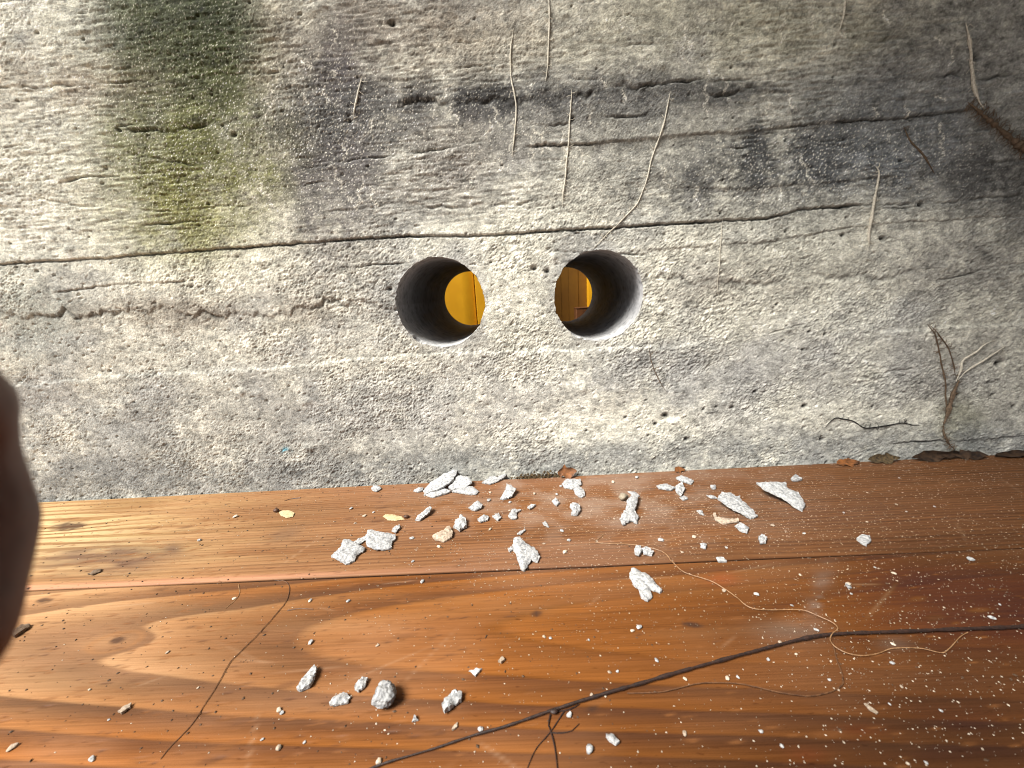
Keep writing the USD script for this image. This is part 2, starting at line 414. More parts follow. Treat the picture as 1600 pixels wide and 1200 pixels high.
# air holes and pits
pits = [(1040, 650, 3.2), (1258, 635, 2.6), (1025, 663, 2.0), (1180, 612, 2.0), (1145, 637, 1.8), (978, 653, 1.6), (1287, 522, 1.6), (1253, 546, 1.6), (1263, 518, 1.6), (1564, 568, 3.6),
        (1547, 598, 1.8), (1498, 617, 2.2), (1552, 617, 1.8), (1287, 688, 2.2), (1364, 635, 1.4), (1073, 687, 2.4), (1315, 368, 2.0), (1376, 373, 2.2), (1585, 635, 2.0), (1527, 88, 3.0),
        (1437, 320, 2.6), (365, 210, 2.2), (128, 60, 1.4), (57, 50, 1.4), (185, 203, 1.8), (612, 35, 2.6), (545, 188, 2.0), (893, 458, 1.8), (895, 185, 2.4), (835, 420, 2.6), (855, 424, 2.4),
        (1196, 612, 1.4), (1100, 640, 1.5), (1120, 636, 1.5), (905, 422, 2.4), (610, 452, 2.2), (300, 448, 1.6), (60, 424, 1.6), (28, 418, 1.4), (40, 445, 1.2)]
for k in range(150):
    pits.append((cr.uniform(-60, 1660), cr.uniform(0, 740), cr.uniform(0.6, 1.5)))
for px, py, r in pits:
    c = at(px, py, y=0.0)
    r *= 0.001
    i0, i1 = np.searchsorted(wx, [c[0] - 5 * r, c[0] + 5 * r]); j0, j1 = np.searchsorted(wz, [c[2] - 5 * r, c[2] + 5 * r])
    d2 = ((X[j0:j1, i0:i1] - c[0]) / (1.25 * r)) ** 2 + ((Z[j0:j1, i0:i1] - c[2]) / r) ** 2
    g = np.exp(-d2)
    H[j0:j1, i0:i1] -= g * min(r * 2.2, 0.005)
    DARK[j0:j1, i0:i1] = np.maximum(DARK[j0:j1, i0:i1], g * min(1.0, 0.35 + r * 220))
# lumps of laitance
for k in range(90):
    c = at(cr.uniform(-60, 1660), cr.uniform(0, 740), y=0.0); r = cr.uniform(0.0025, 0.007)
    i0, i1 = np.searchsorted(wx, [c[0] - 5 * r, c[0] + 5 * r]); j0, j1 = np.searchsorted(wz, [c[2] - 4 * r, c[2] + 4 * r])
    H[j0:j1, i0:i1] += np.exp(-((X[j0:j1, i0:i1] - c[0]) / (1.5 * r)) ** 2 - ((Z[j0:j1, i0:i1] - c[2]) / r) ** 2) * cr.uniform(0.0008, 0.0022)
# the face flattens outside the part seen from near
EDGE = np.clip(1 - np.maximum(np.maximum(np.abs(X) - 0.75, Z - 0.62), 0) / 0.3, 0, 1) * np.clip((Z + 0.3) / 0.25, 0, 1)
H *= EDGE

# stains and weathering: colours of the concrete itself
base = np.array([0.55, 0.54, 0.48])
C = np.ones(X.shape + (3,)) * base
t = np.clip(n3(X / 0.16, Z / 0.10, 3, 40, 4) * 2.4 + 0.5, 0, 1)[..., None]
C = C * (1 - t) + np.array([0.66, 0.645, 0.57]) * t
t = np.clip(n3(X / 0.07, Z / 0.05, 9, 41, 4) * 3.2 + 0.15, 0, 1)[..., None] * 0.6
C = C * (1 - t) + np.array([0.36, 0.36, 0.355]) * t


def stain(cx, cy, rx, ry, col, s, seed, rag=1.0):
    a, b = at(cx - 2.1 * rx, cy + 2.1 * ry, y=0.0), at(cx + 2.1 * rx, cy - 2.1 * ry, y=0.0)
    e = 0.08 * abs(b[0] - a[0])
    i0, i1 = np.searchsorted(wx, [a[0] - e, b[0] + e]); j0, j1 = np.searchsorted(wz, [a[2] - e, b[2] + e])
    w_ = (slice(j0, j1), slice(i0, i1))
    if i1 - i0 < 2 or j1 - j0 < 2:
        return
    d = ((PX[w_] - cx) / rx) ** 2 + ((PY[w_] - cy) / ry) ** 2
    m = np.exp(-d * 0.9)
    nz = n3(X[w_] / 0.035, Z[w_] / 0.05, seed, seed, 3) * 2.2 * rag + n3(X[w_] / 0.006, Z[w_] / 0.004, seed, seed + 3, 2) * 1.3 * rag
    m = np.clip(m * (1 + nz) * 1.15, 0, 1) * s
    C[w_] = C[w_] * (1 - m[..., None]) + np.array(col) * m[..., None]


stain(100, 170, 230, 210, (0.70, 0.69, 0.60), 0.65, 151)
stain(430, 330, 120, 70, (0.72, 0.695, 0.61), 0.7, 152)
stain(420, 110, 50, 120, (0.60, 0.54, 0.45), 0.6, 153)
stain(820, 640, 260, 60, (0.66, 0.635, 0.56), 0.5, 154)
stain(600, 70, 150, 90, (0.20, 0.175, 0.145), 0.75, 101)
stain(515, 235, 70, 160, (0.12, 0.11, 0.12), 0.85, 102)
stain(620, 310, 170, 40, (0.30, 0.29, 0.27), 0.5, 103)
stain(275, 50, 105, 150, (0.048, 0.064, 0.018), 0.98, 104, 0.5)
stain(285, 20, 80, 90, (0.032, 0.045, 0.014), 0.9, 157, 0.6)
stain(330, 110, 60, 110, (0.075, 0.088, 0.035), 0.8, 105)
stain(235, 100, 60, 120, (0.13, 0.14, 0.075), 0.7, 108)
stain(310, 250, 125, 105, (0.17, 0.175, 0.055), 0.85, 106, 0.8)
stain(290, 345, 90, 55, (0.24, 0.235, 0.09), 0.65, 107)
stain(290, -60, 110, 120, (0.08, 0.09, 0.05), 0.9, 109)
stain(755, 158, 110, 26, (0.022, 0.022, 0.024), 1.0, 109, 1.6)
stain(860, 152, 130, 18, (0.035, 0.035, 0.035), 0.95, 110, 1.6)
stain(600, 180, 150, 45, (0.13, 0.13, 0.13), 0.75, 111, 1.4)
stain(1130, 140, 130, 20, (0.10, 0.10, 0.10), 0.85, 112, 1.4)
stain(1270, 250, 210, 65, (0.085, 0.09, 0.095), 0.9, 113)
stain(1560, 60, 120, 200, (0.20, 0.205, 0.205), 0.5, 155)
stain(780, 40, 120, 50, (0.38, 0.34, 0.28), 0.5, 156)
stain(1070, 300, 100, 45, (0.14, 0.14, 0.14), 0.75, 114)
stain(1500, 120, 170, 120, (0.22, 0.22, 0.215), 0.65, 115)
stain(1420, 230, 120, 90, (0.20, 0.215, 0.23), 0.65, 116)
stain(1560, 280, 90, 60, (0.10, 0.10, 0.10), 0.75, 117)
stain(1250, 40, 160, 50, (0.30, 0.29, 0.22), 0.5, 118)
stain(1040, 60, 160, 60, (0.34, 0.33, 0.26), 0.5, 119)
stain(150, 690, 170, 80, (0.27, 0.275, 0.27), 0.6, 120)
stain(420, 680, 220, 70, (0.33, 0.325, 0.30), 0.5, 121)
stain(650, 640, 200, 50, (0.33, 0.33, 0.33), 0.5, 122)
stain(980, 590, 160, 40, (0.30, 0.30, 0.30), 0.55, 123)
stain(1250, 560, 120, 60, (0.34, 0.335, 0.33), 0.5, 124)
stain(870, 215, 130, 60, (0.24, 0.235, 0.225), 0.6, 133)
stain(960, 150, 170, 45, (0.17, 0.17, 0.17), 0.7, 134)
stain(1350, 160, 120, 60, (0.20, 0.205, 0.20), 0.6, 135)
stain(1500, 420, 140, 50, (0.27, 0.265, 0.255), 0.55, 136)
stain(700, 250, 60, 60, (0.22, 0.20, 0.18), 0.5, 137)
stain(1120, 440, 90, 30, (0.27, 0.24, 0.21), 0.45, 125)
stain(250, 490, 280, 22, (0.27, 0.23, 0.18), 0.5, 126)
stain(75, 130, 120, 40, (0.34, 0.29, 0.23), 0.5, 127)
stain(30, 490, 80, 70, (0.36, 0.39, 0.36), 0.45, 128)
stain(640, 450, 55, 90, (0.25, 0.25, 0.25), 0.55, 129)
stain(920, 420, 70, 55, (0.24, 0.235, 0.22), 0.45, 130)
stain(1530, 600, 90, 120, (0.28, 0.27, 0.25), 0.6, 131)
stain(1500, 670, 40, 40, (0.22, 0.22, 0.15), 0.5, 132)
for k, cx in enumerate(range(40, 1640, 90)):                           # damp grey foot of the wall
    yb = 779 - 0.0456 * (cx - 65)
    stain(cx, yb - 22, 75, 26, (0.24, 0.245, 0.24), 0.55, 140 + k, 1.5)
for k in range(70):                                                    # pale scars where creeper feet have been torn off
    cx, cy, ln, an = cr.uniform(380, 1500), cr.uniform(10, 340), cr.uniform(6, 26), cr.normal(1.45, 0.35)
    c = at(cx, cy, y=0.0); r = 0.03
    i0, i1 = np.searchsorted(wx, [c[0] - r, c[0] + r]); j0, j1 = np.searchsorted(wz, [c[2] - r, c[2] + r])
    dx, dy = PX[j0:j1, i0:i1] - cx, PY[j0:j1, i0:i1] - cy
    u_ = dx * math.cos(an) + dy * math.sin(an); v_ = -dx * math.sin(an) + dy * math.cos(an) + 3.0 * np.sin(u_ / 4.0 + k)
    m = np.clip(np.exp(-(u_ / ln) ** 4 - (v_ / 2.2) ** 2) * (0.5 + grit2[j0:j1, i0:i1] * 0.6), 0, 0.8)[..., None]
    C[j0:j1, i0:i1] = C[j0:j1, i0:i1] * (1 - m) + np.array([0.74, 0.71, 0.63]) * m
# white salts, finest grit and dirt in the joints
sp = rough(0.0013, 0.007, 0.3, 1.0, 35) * 0.12
where = np.clip(np.exp(-((PX - 1260) / 230) ** 2 - ((PY - 255) / 75) ** 2) * 0.9 + np.exp(-((PX - 230) / 330) ** 2 - ((PY - 190) / 210) ** 2) * (0.75 - 0.45 * np.exp(-((PX - 285) / 90) ** 2 - ((PY - 40) / 150) ** 2)) + np.exp(-((PX - 620) / 260) ** 2 - ((PY - 230) / 150) ** 2) * 0.6 + 0.22, 0, 1)
w = np.clip((sp - 0.12) * 7, 0, 1) * where
C = C * (1 - w[..., None]) + np.array([0.82, 0.79, 0.70]) * w[..., None]
w = np.clip(rough(0.0021, 0.010, 0.4, 1.5, 36) * 0.8 - 1.25, 0, 1) * 0.4
C = C * (1 - w[..., None]) + np.array([0.13, 0.12, 0.10]) * w[..., None]
C *= np.clip(1 + rough(0.002, 0.06, 0.9, 1.5, 37) * 0.15 + np.tanh(grit) * 0.10 + np.tanh(grit2 * 1.2) * 0.12, 0.2, 1.75)[..., None]
C *= (1 + n3(X / 0.12, Z / 0.0035, 4, 63, 2) * 0.35 * (1 - low))[..., None]
DARK = DARK * np.clip(0.85 + grit2 * 0.25, 0.3, 1.2)
DARK = np.clip(DARK * 1.25, 0, 1)
C = C * (1 - 0.92 * DARK[..., None]) + np.array([0.016, 0.013, 0.010]) * 0.92 * DARK[..., None]
bl = np.exp(-((PX - 448) / 6) ** 2 - ((PY - 703) / 4) ** 2) * np.clip(n3(X / 0.004, Z / 0.004, 1, 64) * 3 + 0.6, 0, 1)    # a fleck of blue paint
C = C * (1 - bl[..., None]) + np.array([0.22, 0.50, 0.60]) * bl[..., None]
C = np.clip(0.5 * (np.maximum(C, 0.005) / 0.5) ** 1.28, 0.008, 0.85)
wall_height = RegularGridInterpolator((wz, wx), H, bounds_error=False, fill_value=0.0)


def on_wall(px, py, lift=0.0):
    p = at(px, py, y=0.0)
    h = float(wall_height((p[2], p[0])))
    return np.array([p[0], -h - lift, p[2]])


V = np.stack([X, -H, Z], -1).reshape(-1, 3)
F = grid_faces(len(wx), len(wz))
COL = C.reshape(-1, 3)
alive = np.ones(len(V), bool)
for hx, hz in HOLES:
    alive &= np.hypot(V[:, 0] - hx, V[:, 2] - hz) > HR - 0.0004
F = F[alive[F].all(1)]
bores = []
for k, (hx, hz) in enumerate(HOLES):
    near_ = np.where((np.hypot(V[:, 0] - hx, V[:, 2] - hz) < HR + 0.01) & alive)[0]
    fl = F[np.isin(F, near_).all(1)]
    e = np.sort(np.vstack([fl[:, [0, 1]], fl[:, [1, 2]], fl[:, [2, 0]]]), 1)
    u, c = np.unique(e, axis=0, return_counts=True)
    rim = np.unique(u[c == 1])
    rim = rim[np.hypot(V[rim, 0] - hx, V[rim, 2] - hz) < HR + 0.0035]
    ang = np.arctan2(V[rim, 2] - hz, V[rim, 0] - hx)
    rim = rim[np.argsort(ang)]; ang = np.sort(ang)
    chip = np.clip(n3(np.cos(ang) * 6, np.sin(ang) * 6, k, 70 + k, 3) * 6 - 0.5, 0, 1) * 0.0042
    rr = HR + 0.0002 + n3(np.cos(ang) * 14, np.sin(ang) * 14, k, 72, 2) * 0.0012 + chip
    V[rim, 0] = hx + rr * np.cos(ang); V[rim, 2] = hz + rr * np.sin(ang)
    bores.append((k, rim, ang))
    # the ring of cement slurry and broken skin round the core hole
    d = np.hypot(V[:, 0] - hx, V[:, 2] - hz) - HR
    ring = np.exp(-(np.maximum(d, 0) / 0.006) ** 2) * np.clip(0.55 + n3(V[:, 0] / 0.01, V[:, 2] / 0.01, 3, 77, 2) * 1.6, 0, 1) * 0.6
    COL[:] = COL * (1 - ring[:, None]) + np.array([0.43, 0.43, 0.42]) * ring[:, None]
keep = np.zeros(len(V), bool); keep[F] = True
remap = np.cumsum(keep) - 1
F2 = remap[F]
Vw, Cw = V[keep], COL[keep]
rims = [(k, remap[r], a) for k, r, a in bores]
# back, top and ends of the wall
outline = Polygon([(-2.2, -0.5), (2.2, -0.5), (2.2, 1.5), (-2.2, 1.5)], [Point(hx, hz).buffer(HR + 0.0003, 24).exterior.coords for hx, hz in HOLES])
bv, bf = trimesh.creation.triangulate_polygon(outline, engine='earcut')
bv = np.stack([bv[:, 0], np.full(len(bv), WALL_T), bv[:, 1]], 1)
shell = [(bv, bf)]
for q in ([(-2.2, 0, 1.5), (2.2, 0, 1.5), (2.2, WALL_T, 1.5), (-2.2, WALL_T, 1.5)], [(-2.2, 0, -0.5), (-2.2, 0, 1.5), (-2.2, WALL_T, 1.5), (-2.2, WALL_T, -0.5)], [(2.2, 0, -0.5), (2.2, WALL_T, -0.5), (2.2, WALL_T, 1.5), (2.2, 0, 1.5)]):
    shell.append((np.array(q, float), np.array([[0, 1, 2], [0, 2, 3]])))
for v, f in shell:
    F2 = np.vstack([F2, f + len(Vw)]); Vw = np.vstack([Vw, v]); Cw = np.vstack([Cw, np.full((len(v), 3), 0.34)])
wall = thing('concrete_wall', 'weathered board-marked concrete wall with two round drilled holes', 'wall', (0, 0, -0.5))
obj('wall_face', trimesh.Trimesh(Vw, F2[:, [0, 1, 2]], process=False), 'concrete', wall, color=Cw)
for (k, rim, ang), (hx, hz) in zip(rims, HOLES):
    start = Vw[rim]
    n = len(rim)
    ys = np.r_[0.0, 0.0015, 0.004, 0.009, np.linspace(0.016, WALL_T, 40)]
    rings = [start]
    r0 = np.hypot(start[:, 0] - hx, start[:, 2] - hz)
    for y in ys[1:]:
        yy = np.maximum(start[:, 1] + y, y) if y < 0.02 else np.full(n, y)
        b = math.exp(-y / 0.004)
        r = HR * (1 - b) + r0 * b + n3(y / 0.004, ang * 0.6, k, 80, 1) * 0.0005
        rings.append(np.stack([hx + r * np.cos(ang), yy, hz + r * np.sin(ang)], 1))
    bvv = np.vstack(rings); fs = []
    i = np.arange(len(ys) - 1)[:, None] * n; a = np.arange(n)[None]; a2 = (a + 1) % n
    A, B, Cc, D = (i + a).ravel(), (i + a2).ravel(), (i + n + a2).ravel(), (i + n + a).ravel()
    bff = np.vstack([np.stack([A, B, Cc], 1), np.stack([A, Cc, D], 1)])
    yv, av = bvv[:, 1], np.tile(ang, len(ys))
    dust = np.clip(-np.sin(av + n3(yv / 0.05, av, k, 84, 2) * 0.9) * 1.5 - 0.35, 0, 1) * np.exp(-np.maximum(yv, 0) / 0.15) * np.clip(0.9 + n3(yv / 0.012, av * 5, k, 85, 3) * 1.0, 0, 1)  # dust mask paints the light that falls on the bore floor
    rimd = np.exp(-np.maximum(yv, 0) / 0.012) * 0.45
    tone = (np.array([0.11, 0.11, 0.115]) + 0.20 * np.exp(-np.maximum(yv, 0) / 0.045)[:, None]) * (1 + n3(yv / 0.003, av * 0.8, k, 86, 2) * 0.5 + n3(yv / 0.03, av * 3, k, 87, 3) * 0.7)[:, None]  # paler at the mouth, darker deeper: light falloff painted into the walls
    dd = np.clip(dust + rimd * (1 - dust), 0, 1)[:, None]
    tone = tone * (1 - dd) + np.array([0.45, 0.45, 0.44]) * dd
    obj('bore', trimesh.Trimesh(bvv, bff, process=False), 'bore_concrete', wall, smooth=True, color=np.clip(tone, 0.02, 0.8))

# ------------------------------------------------------------------ the bench of red timber planks
bench = thing('wooden_bench', 'red-brown timber bench of wide planks set against the concrete wall', 'bench', (0, -0.28, -0.46))
SEAM1, SEAM2 = -0.1845, -0.3700


def blob(px, py, cx, cy, rx, ry, ang=0.0):
    c, s = math.cos(ang), math.sin(ang)
    dx, dy = px - cx, py - cy
    return np.exp(-((dx * c + dy * s) / rx) ** 2 - ((-dx * s + dy * c) / ry) ** 2)


def lerp(C, col, m):
    m = np.clip(m, 0, 1)[..., None]
    return C * (1 - m) + np.asarray(col, float) * m


def make_plank(y0, y1, seed):
    """y0 is the edge towards the wall. Rounded long edges; the grain is computed per vertex."""
    rad = 0.0024 if seed == 1 else 0.0014
    a = np.linspace(0, math.pi / 2, 6)
    top = np.linspace(y1 + rad, y0 - rad, int((y0 - y1) / 0.00065))
    ys = np.r_[[y1, y1], y1 + rad - rad * np.cos(a[1:-1]), top, (y0 - rad + rad * np.sin(a[1:-1])), [y0, y0]]
    zs = np.r_[[-0.038, -rad], -rad + rad * np.sin(a[1:-1]), np.zeros(len(top)), -rad + rad * np.cos(a[1:-1]), [-rad, -0.038]]
    xs = spaced(-0.74, 0.74, 0.0030, -1.35, 1.35)
    Xp, Yp = np.meshgrid(xs, ys); Zp = np.meshgrid(xs, zs)[1]
    px, py = pixel(np.stack([Xp, Yp, np.zeros_like(Xp)], -1))
    if seed == 1:
        yc, d0, sl, spc = -0.30, 0.050, 0.006, 0.0046
        r = np.hypot(Yp - yc, d0 + sl * Xp) + n3(Xp / 0.30, Yp / 0.03, 0, 201, 2) * 0.010 + n3(Xp / 0.08, Yp / 0.01, 0, 202, 2) * 0.0018
        knots = [(100, 822, 0.060, 0.010, 0.011)]
    elif seed == 2:
        yc = -0.2475
        tip1, tip2 = at(475, 985, z=0)[0], at(818, 985, z=0)[0]
        sl = 0.055
        spc = sl * (tip2 - tip1)
        r = np.hypot(Yp - yc + 0.012 * (Xp - tip1), 0.085 - sl * (Xp - tip1)) + n3(Xp / 0.24, Yp / 0.07, 0, 211, 2) * 0.0042 + n3(Xp / 0.05, Yp / 0.010, 0, 212, 2) * 0.0007
        r = r - 0.085 + 12 * spc
        knots = [(182, 1003, 0.035, 0.006, 0.006)]
    else:
        yc, d0, sl, spc = -0.40, 0.05, 0.01, 0.0045
        r = np.hypot(Yp - yc, d0 + sl * Xp) + n3(Xp / 0.3, Yp / 0.04, 0, 221, 2) * 0.008
        knots = []
    for kx, ky, lx, ly, amp in knots:
        k = at(kx, ky, z=0)
        r = r + amp * np.exp(-((Xp - k[0]) / lx) ** 2 - ((Yp - k[1]) / (ly * 1.6)) ** 2)
    ph = r / spc
    fr = ph - np.floor(ph)
    ringno = np.floor(ph)
    lw = np.where(fr < 0.62, (fr / 0.62) ** 1.6 * 0.55, 0.55 + 0.45 * np.sin((fr - 0.62) / 0.38 * math.pi * 0.5))      # light springwood into dark latewood
    lw = np.where(fr > 0.94, lw * (1 - (fr - 0.94) / 0.06), lw)
    if seed == 2:
        lw = np.where(fr < 0.06, fr / 0.06, 1.0 - ((fr - 0.06) / 0.94) ** 1.1)
    if seed == 2:
        lw = lw * np.where(ringno <= 11, 0.38, 1.0)
    vary = (0.80 if seed == 2 else 0.55) + (0.35 if seed == 2 else 0.9) * (np.sin(ringno * 12.9898) * 43758.5453 % 1.0)
    lw = np.clip(lw * vary, 0, 1)
    big = n3(Xp / 0.30, Yp / 0.07, 0, 230 + seed, 3) * (1.0 if seed == 1 else 0.7)
    fine = n3(Xp / 0.16, Yp / 0.0024, seed, 241, 3)
    if seed == 1:
        light, dark = np.array([0.275, 0.122, 0.048]), np.array([0.130, 0.050, 0.019])
        strength = 0.75
    else:
        light, dark = np.array([0.270, 0.094, 0.019]), np.array([0.112, 0.044, 0.019])
        strength = 0.95
    m = (lw * strength)[..., None]
    ringline = np.exp(-(np.minimum(fr, 1 - fr) / 0.05) ** 2)[..., None]
    Cp = light * (1 - m) + dark * m
    Cp = Cp * (1 - ringline * (0.28 if seed == 2 else 0.12))
    Cp *= (1 + big * 0.5)[..., None]
    fib = n3(Xp / 0.07, Yp / 0.0016, seed, 240, 2)
    Cp *= (1 + fib * 0.30 + fine * (0.50 if seed == 1 else 0.22))[..., None]
    # pinkish, paler sapwood patches and weathered end of the first plank
    if seed == 1:
        Cp = lerp(Cp, (0.27, 0.14, 0.085), 0.40 * np.clip(n3(Xp / 0.2, Yp / 0.06, 4, 250, 3) * 3 + 0.4, 0, 1) * np.exp(-((px - 900) / 520) ** 2))
        film = blob(px, py, 960, 785, 260, 60) * np.clip(n3(Xp / 0.025, Yp / 0.02, 5, 272, 4) * 3 + 0.5, 0, 1)
        Cp = lerp(Cp, (0.42, 0.33, 0.26), film * 0.45)
        Cp = lerp(Cp, (0.40, 0.225, 0.105), np.clip((720 - px) / 420, 0, 1) * (0.75 - 0.55 * lw * np.clip(px / 500, 0, 1)) * np.clip(0.85 + n3(Xp / 0.12, Yp / 0.012, 3, 273, 3) * 2.0, 0, 1))
        yel = blob(px, py, 120, 825, 240, 75) * (0.6 + 0.4 * np.clip(n3(Xp / 0.1, Yp / 0.01, 1, 251, 2) * 4, -1, 1))
        Cp = lerp(Cp, (0.42, 0.29, 0.13), yel * 0.8)
        bands = np.clip(np.sin(r / 0.0062 * 2 * math.pi * 0.55 + n3(Xp / 0.1, Yp / 0.02, 2, 252, 2) * 5) * 1.6, 0, 1)
        Cp = lerp(Cp, (0.22, 0.12, 0.045), bands * blob(px, py, 90, 830, 170, 70) * 0.75)
        Cp = lerp(Cp, (0.60, 0.48, 0.26), (1 - bands) * blob(px, py, 100, 830, 150, 50) * 0.5)
        wet = np.clip(blob(px, py, 155, 874, 95, 20, -0.06) * 1.6, 0, 1) * np.clip(0.85 + n3(Xp / 0.03, Yp / 0.008, 2, 253, 2) * 1.8, 0, 1)
        Cp = lerp(Cp, (0.11, 0.062, 0.042), wet * 0.85)
        Cp = lerp(Cp, (0.11, 0.062, 0.042), blob(px, py, 270, 858, 16, 8) * 0.8)
        Cp = lerp(Cp, (0.20, 0.10, 0.035), np.clip(blob(px, py, 190, 790, 60, 10, -0.08) * 1.5, 0, 1) * 0.6)
        Cp = lerp(Cp, (0.17, 0.10, 0.06), np.clip(blob(px, py, 445, 835, 26, 9, -0.3) * 1.3, 0, 1) * 0.5)
        kn = [(108, 822, 32, 8, -0.12)]
        Cp = lerp(Cp, (0.55, 0.26, 0.16), 0.6 * np.exp(-((Yp - (SEAM1 + 0.004)) / 0.003) ** 2) * np.clip((760 - px) / 350, 0, 1))  # light caught by the rounded seam edge, painted as a pinkish strip
    elif seed == 2:
        Cp = lerp(Cp, (0.42, 0.255, 0.128), 0.85 * np.clip(blob(px, py, 30, 985, 360, 135) * 1.3 + n3(Xp / 0.15, Yp / 0.02, 3, 271, 3) * 0.8 - 0.1, 0, 1) * (1 - 0.62 * lw))
        Cp = Cp * (1 - 0.30 * (lw * blob(px, py, 150, 1080, 420, 150))[..., None])
        Cp = lerp(Cp, (0.40, 0.20, 0.10), 0.35 * np.clip(n3(Xp / 0.12, Yp / 0.05, 6, 255, 3) * 3, 0, 1))
        Cp = lerp(Cp, (0.45, 0.42, 0.37), 0.38 * blob(px, py, 1280, 930, 14, 45, 0.25) * np.clip(0.7 + n3(Xp / 0.012, Yp / 0.008, 1, 256, 2) * 2.5, 0, 1))
        Cp = lerp(Cp, (0.40, 0.34, 0.28), 0.30 * blob(px, py, 1240, 985, 55, 18) + 0.3 * blob(px, py, 1400, 1005, 30, 12))
        Cp = lerp(Cp, (0.42, 0.10, 0.03), 0.5 * blob(px, py, 1128, 905, 24, 10))
        Cp = lerp(Cp, (0.30, 0.07, 0.02), 0.4 * blob(px, py, 1262, 1180, 30, 12) + 0.35 * blob(px, py, 1345, 1140, 40, 8))
        kn = [(183, 1001, 16, 6, -0.25), (1083, 976, 18, 5, 0.12), (840, 958, 10, 6, 0), (70, 938, 14, 5, -0.2), (925, 1107, 12, 8, 0)]
        ringk = np.clip(1 - np.abs(np.hypot((px - 180) / 42, (py - 1003 + (px - 180) * 0.25) / 13) - 1) * 4, 0, 1)
        Cp = lerp(Cp, (0.28, 0.13, 0.05), ringk * 0.55)
    else:
        kn = []
    right_shade = np.clip((px - 820) / 560 + n3(Xp / 0.24, Yp / 0.09, 3, 270, 4) * 0.5, 0, 1) * np.clip((py - 640) / 260, 0.3, 1)  # shade at the lower right painted in, along with the redder wood tone
    Cp = Cp * (1 - right_shade[..., None] * np.array([0.66, 0.69, 0.70]))
    for cx, cy, rx, ry, an in kn:
        Cp = lerp(Cp, (0.055, 0.028, 0.018), np.clip(blob(px, py, cx, cy, rx * .8, ry * .8, an) * (2.0 + 3 * n3(Xp / 0.006, Yp / 0.003, 1, 280, 2)) - 0.25, 0, 1) * 0.85)
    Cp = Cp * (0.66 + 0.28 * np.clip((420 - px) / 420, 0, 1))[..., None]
    rs = np.random.default_rng(320 + seed)
    for k in range(60):
        qx, qy = rs.uniform(-0.7, 0.65), rs.uniform(y1 + 0.005, y0 - 0.005)
        aa, ll = rs.normal(0.5, 0.5), rs.uniform(0.006, 0.03)
        ca, sa = math.cos(aa), math.sin(aa)
        dx, dy = Xp - qx, Yp - qy
        u_, v_ = dx * ca + dy * sa, -dx * sa + dy * ca
        g_ = np.exp(-(u_ / ll) ** 4 - (v_ / 0.0009) ** 2) * rs.uniform(0.05, 0.20)
        Cp = lerp(Cp, (0.40, 0.27, 0.17) if k % 3 else (0.09, 0.04, 0.02), g_)
    # small dents, drips and dark flecks in the timber
    rk = np.random.default_rng(300 + seed)
    Hd = n3(Xp / 0.10, Yp / 0.0030, seed, 260, 2) * 0.00030 + n3(Xp / 0.2, Yp / 0.06, seed, 261, 1) * 0.0010
    for k in range(1600):
        left = rk.random() < 0.6
        cx = rk.uniform(-0.72, -0.05) if left else rk.uniform(-0.72, 0.72)
        cy = rk.uniform(y1 + 0.004, y0 - 0.004)
        lx, ly = rk.uniform(0.0006, 0.0036), rk.uniform(0.0005, 0.0009)
        s = rk.uniform(0.2, 0.75)
        if rk.random() < 0.08:
            lx, ly, s = lx * 2.2, ly * 2.6, s * 0.9
        i0, i1 = np.searchsorted(xs, [cx - 3 * lx - .003, cx + 3 * lx + .003]); j0, j1 = np.searchsorted(ys[2:-2], [cy - 3 * ly, cy + 3 * ly]) + np.array([2, 2])
        if i1 <= i0 or j1 <= j0:
            continue
        sx, sy = Xp[j0:j1, i0:i1] - cx, Yp[j0:j1, i0:i1] - cy
        g = np.clip(np.exp(-((sx - sy * 1.2) / max(lx, .002)) ** 2 - (sy / ly) ** 2) * 1.7, 0, 1) * s
        Cp[j0:j1, i0:i1] = lerp(Cp[j0:j1, i0:i1], (0.15, 0.06, 0.02) if k % 4 else (0.07, 0.03, 0.015), g)
        Hd[j0:j1, i0:i1] -= g * 0.0005
    joint = np.clip((-0.0012 - Zp) / 0.0012, 0, 1)  # contact shadow of the plank seam painted dark on the edge faces
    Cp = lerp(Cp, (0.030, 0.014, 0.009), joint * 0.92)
    Zt = Zp + np.where(Zp > -0.02, Hd, 0)
    v = np.stack([Xp, Yp, Zt], -1).reshape(-1, 3)
    f = grid_faces(len(xs), len(ys))
    cc = Cp.reshape(-1, 3)
    # end grain caps and underside
    ends = []
    for col in (0, len(xs) - 1):
        idx = np.arange(len(ys)) * len(xs) + col
        c = len(v); v = np.vstack([v, v[idx].mean(0)]); cc = np.vstack([cc, dark * 0.8])
        tri = np.stack([np.full(len(idx), c), idx, np.roll(idx, -1)], 1)
        ends.append(tri if col else tri[:, ::-1])
    q = np.array([0, len(xs) - 1, (len(ys) - 1) * len(xs) + len(xs) - 1, (len(ys) - 1) * len(xs)])
    under = np.array([[q[0], q[3], q[2]], [q[0], q[2], q[1]]])
    m = trimesh.Trimesh(v, np.vstack([f, *ends, under]), process=False)
    return m, np.clip(cc, 0.008, 0.8), (xs, ys, Zt)


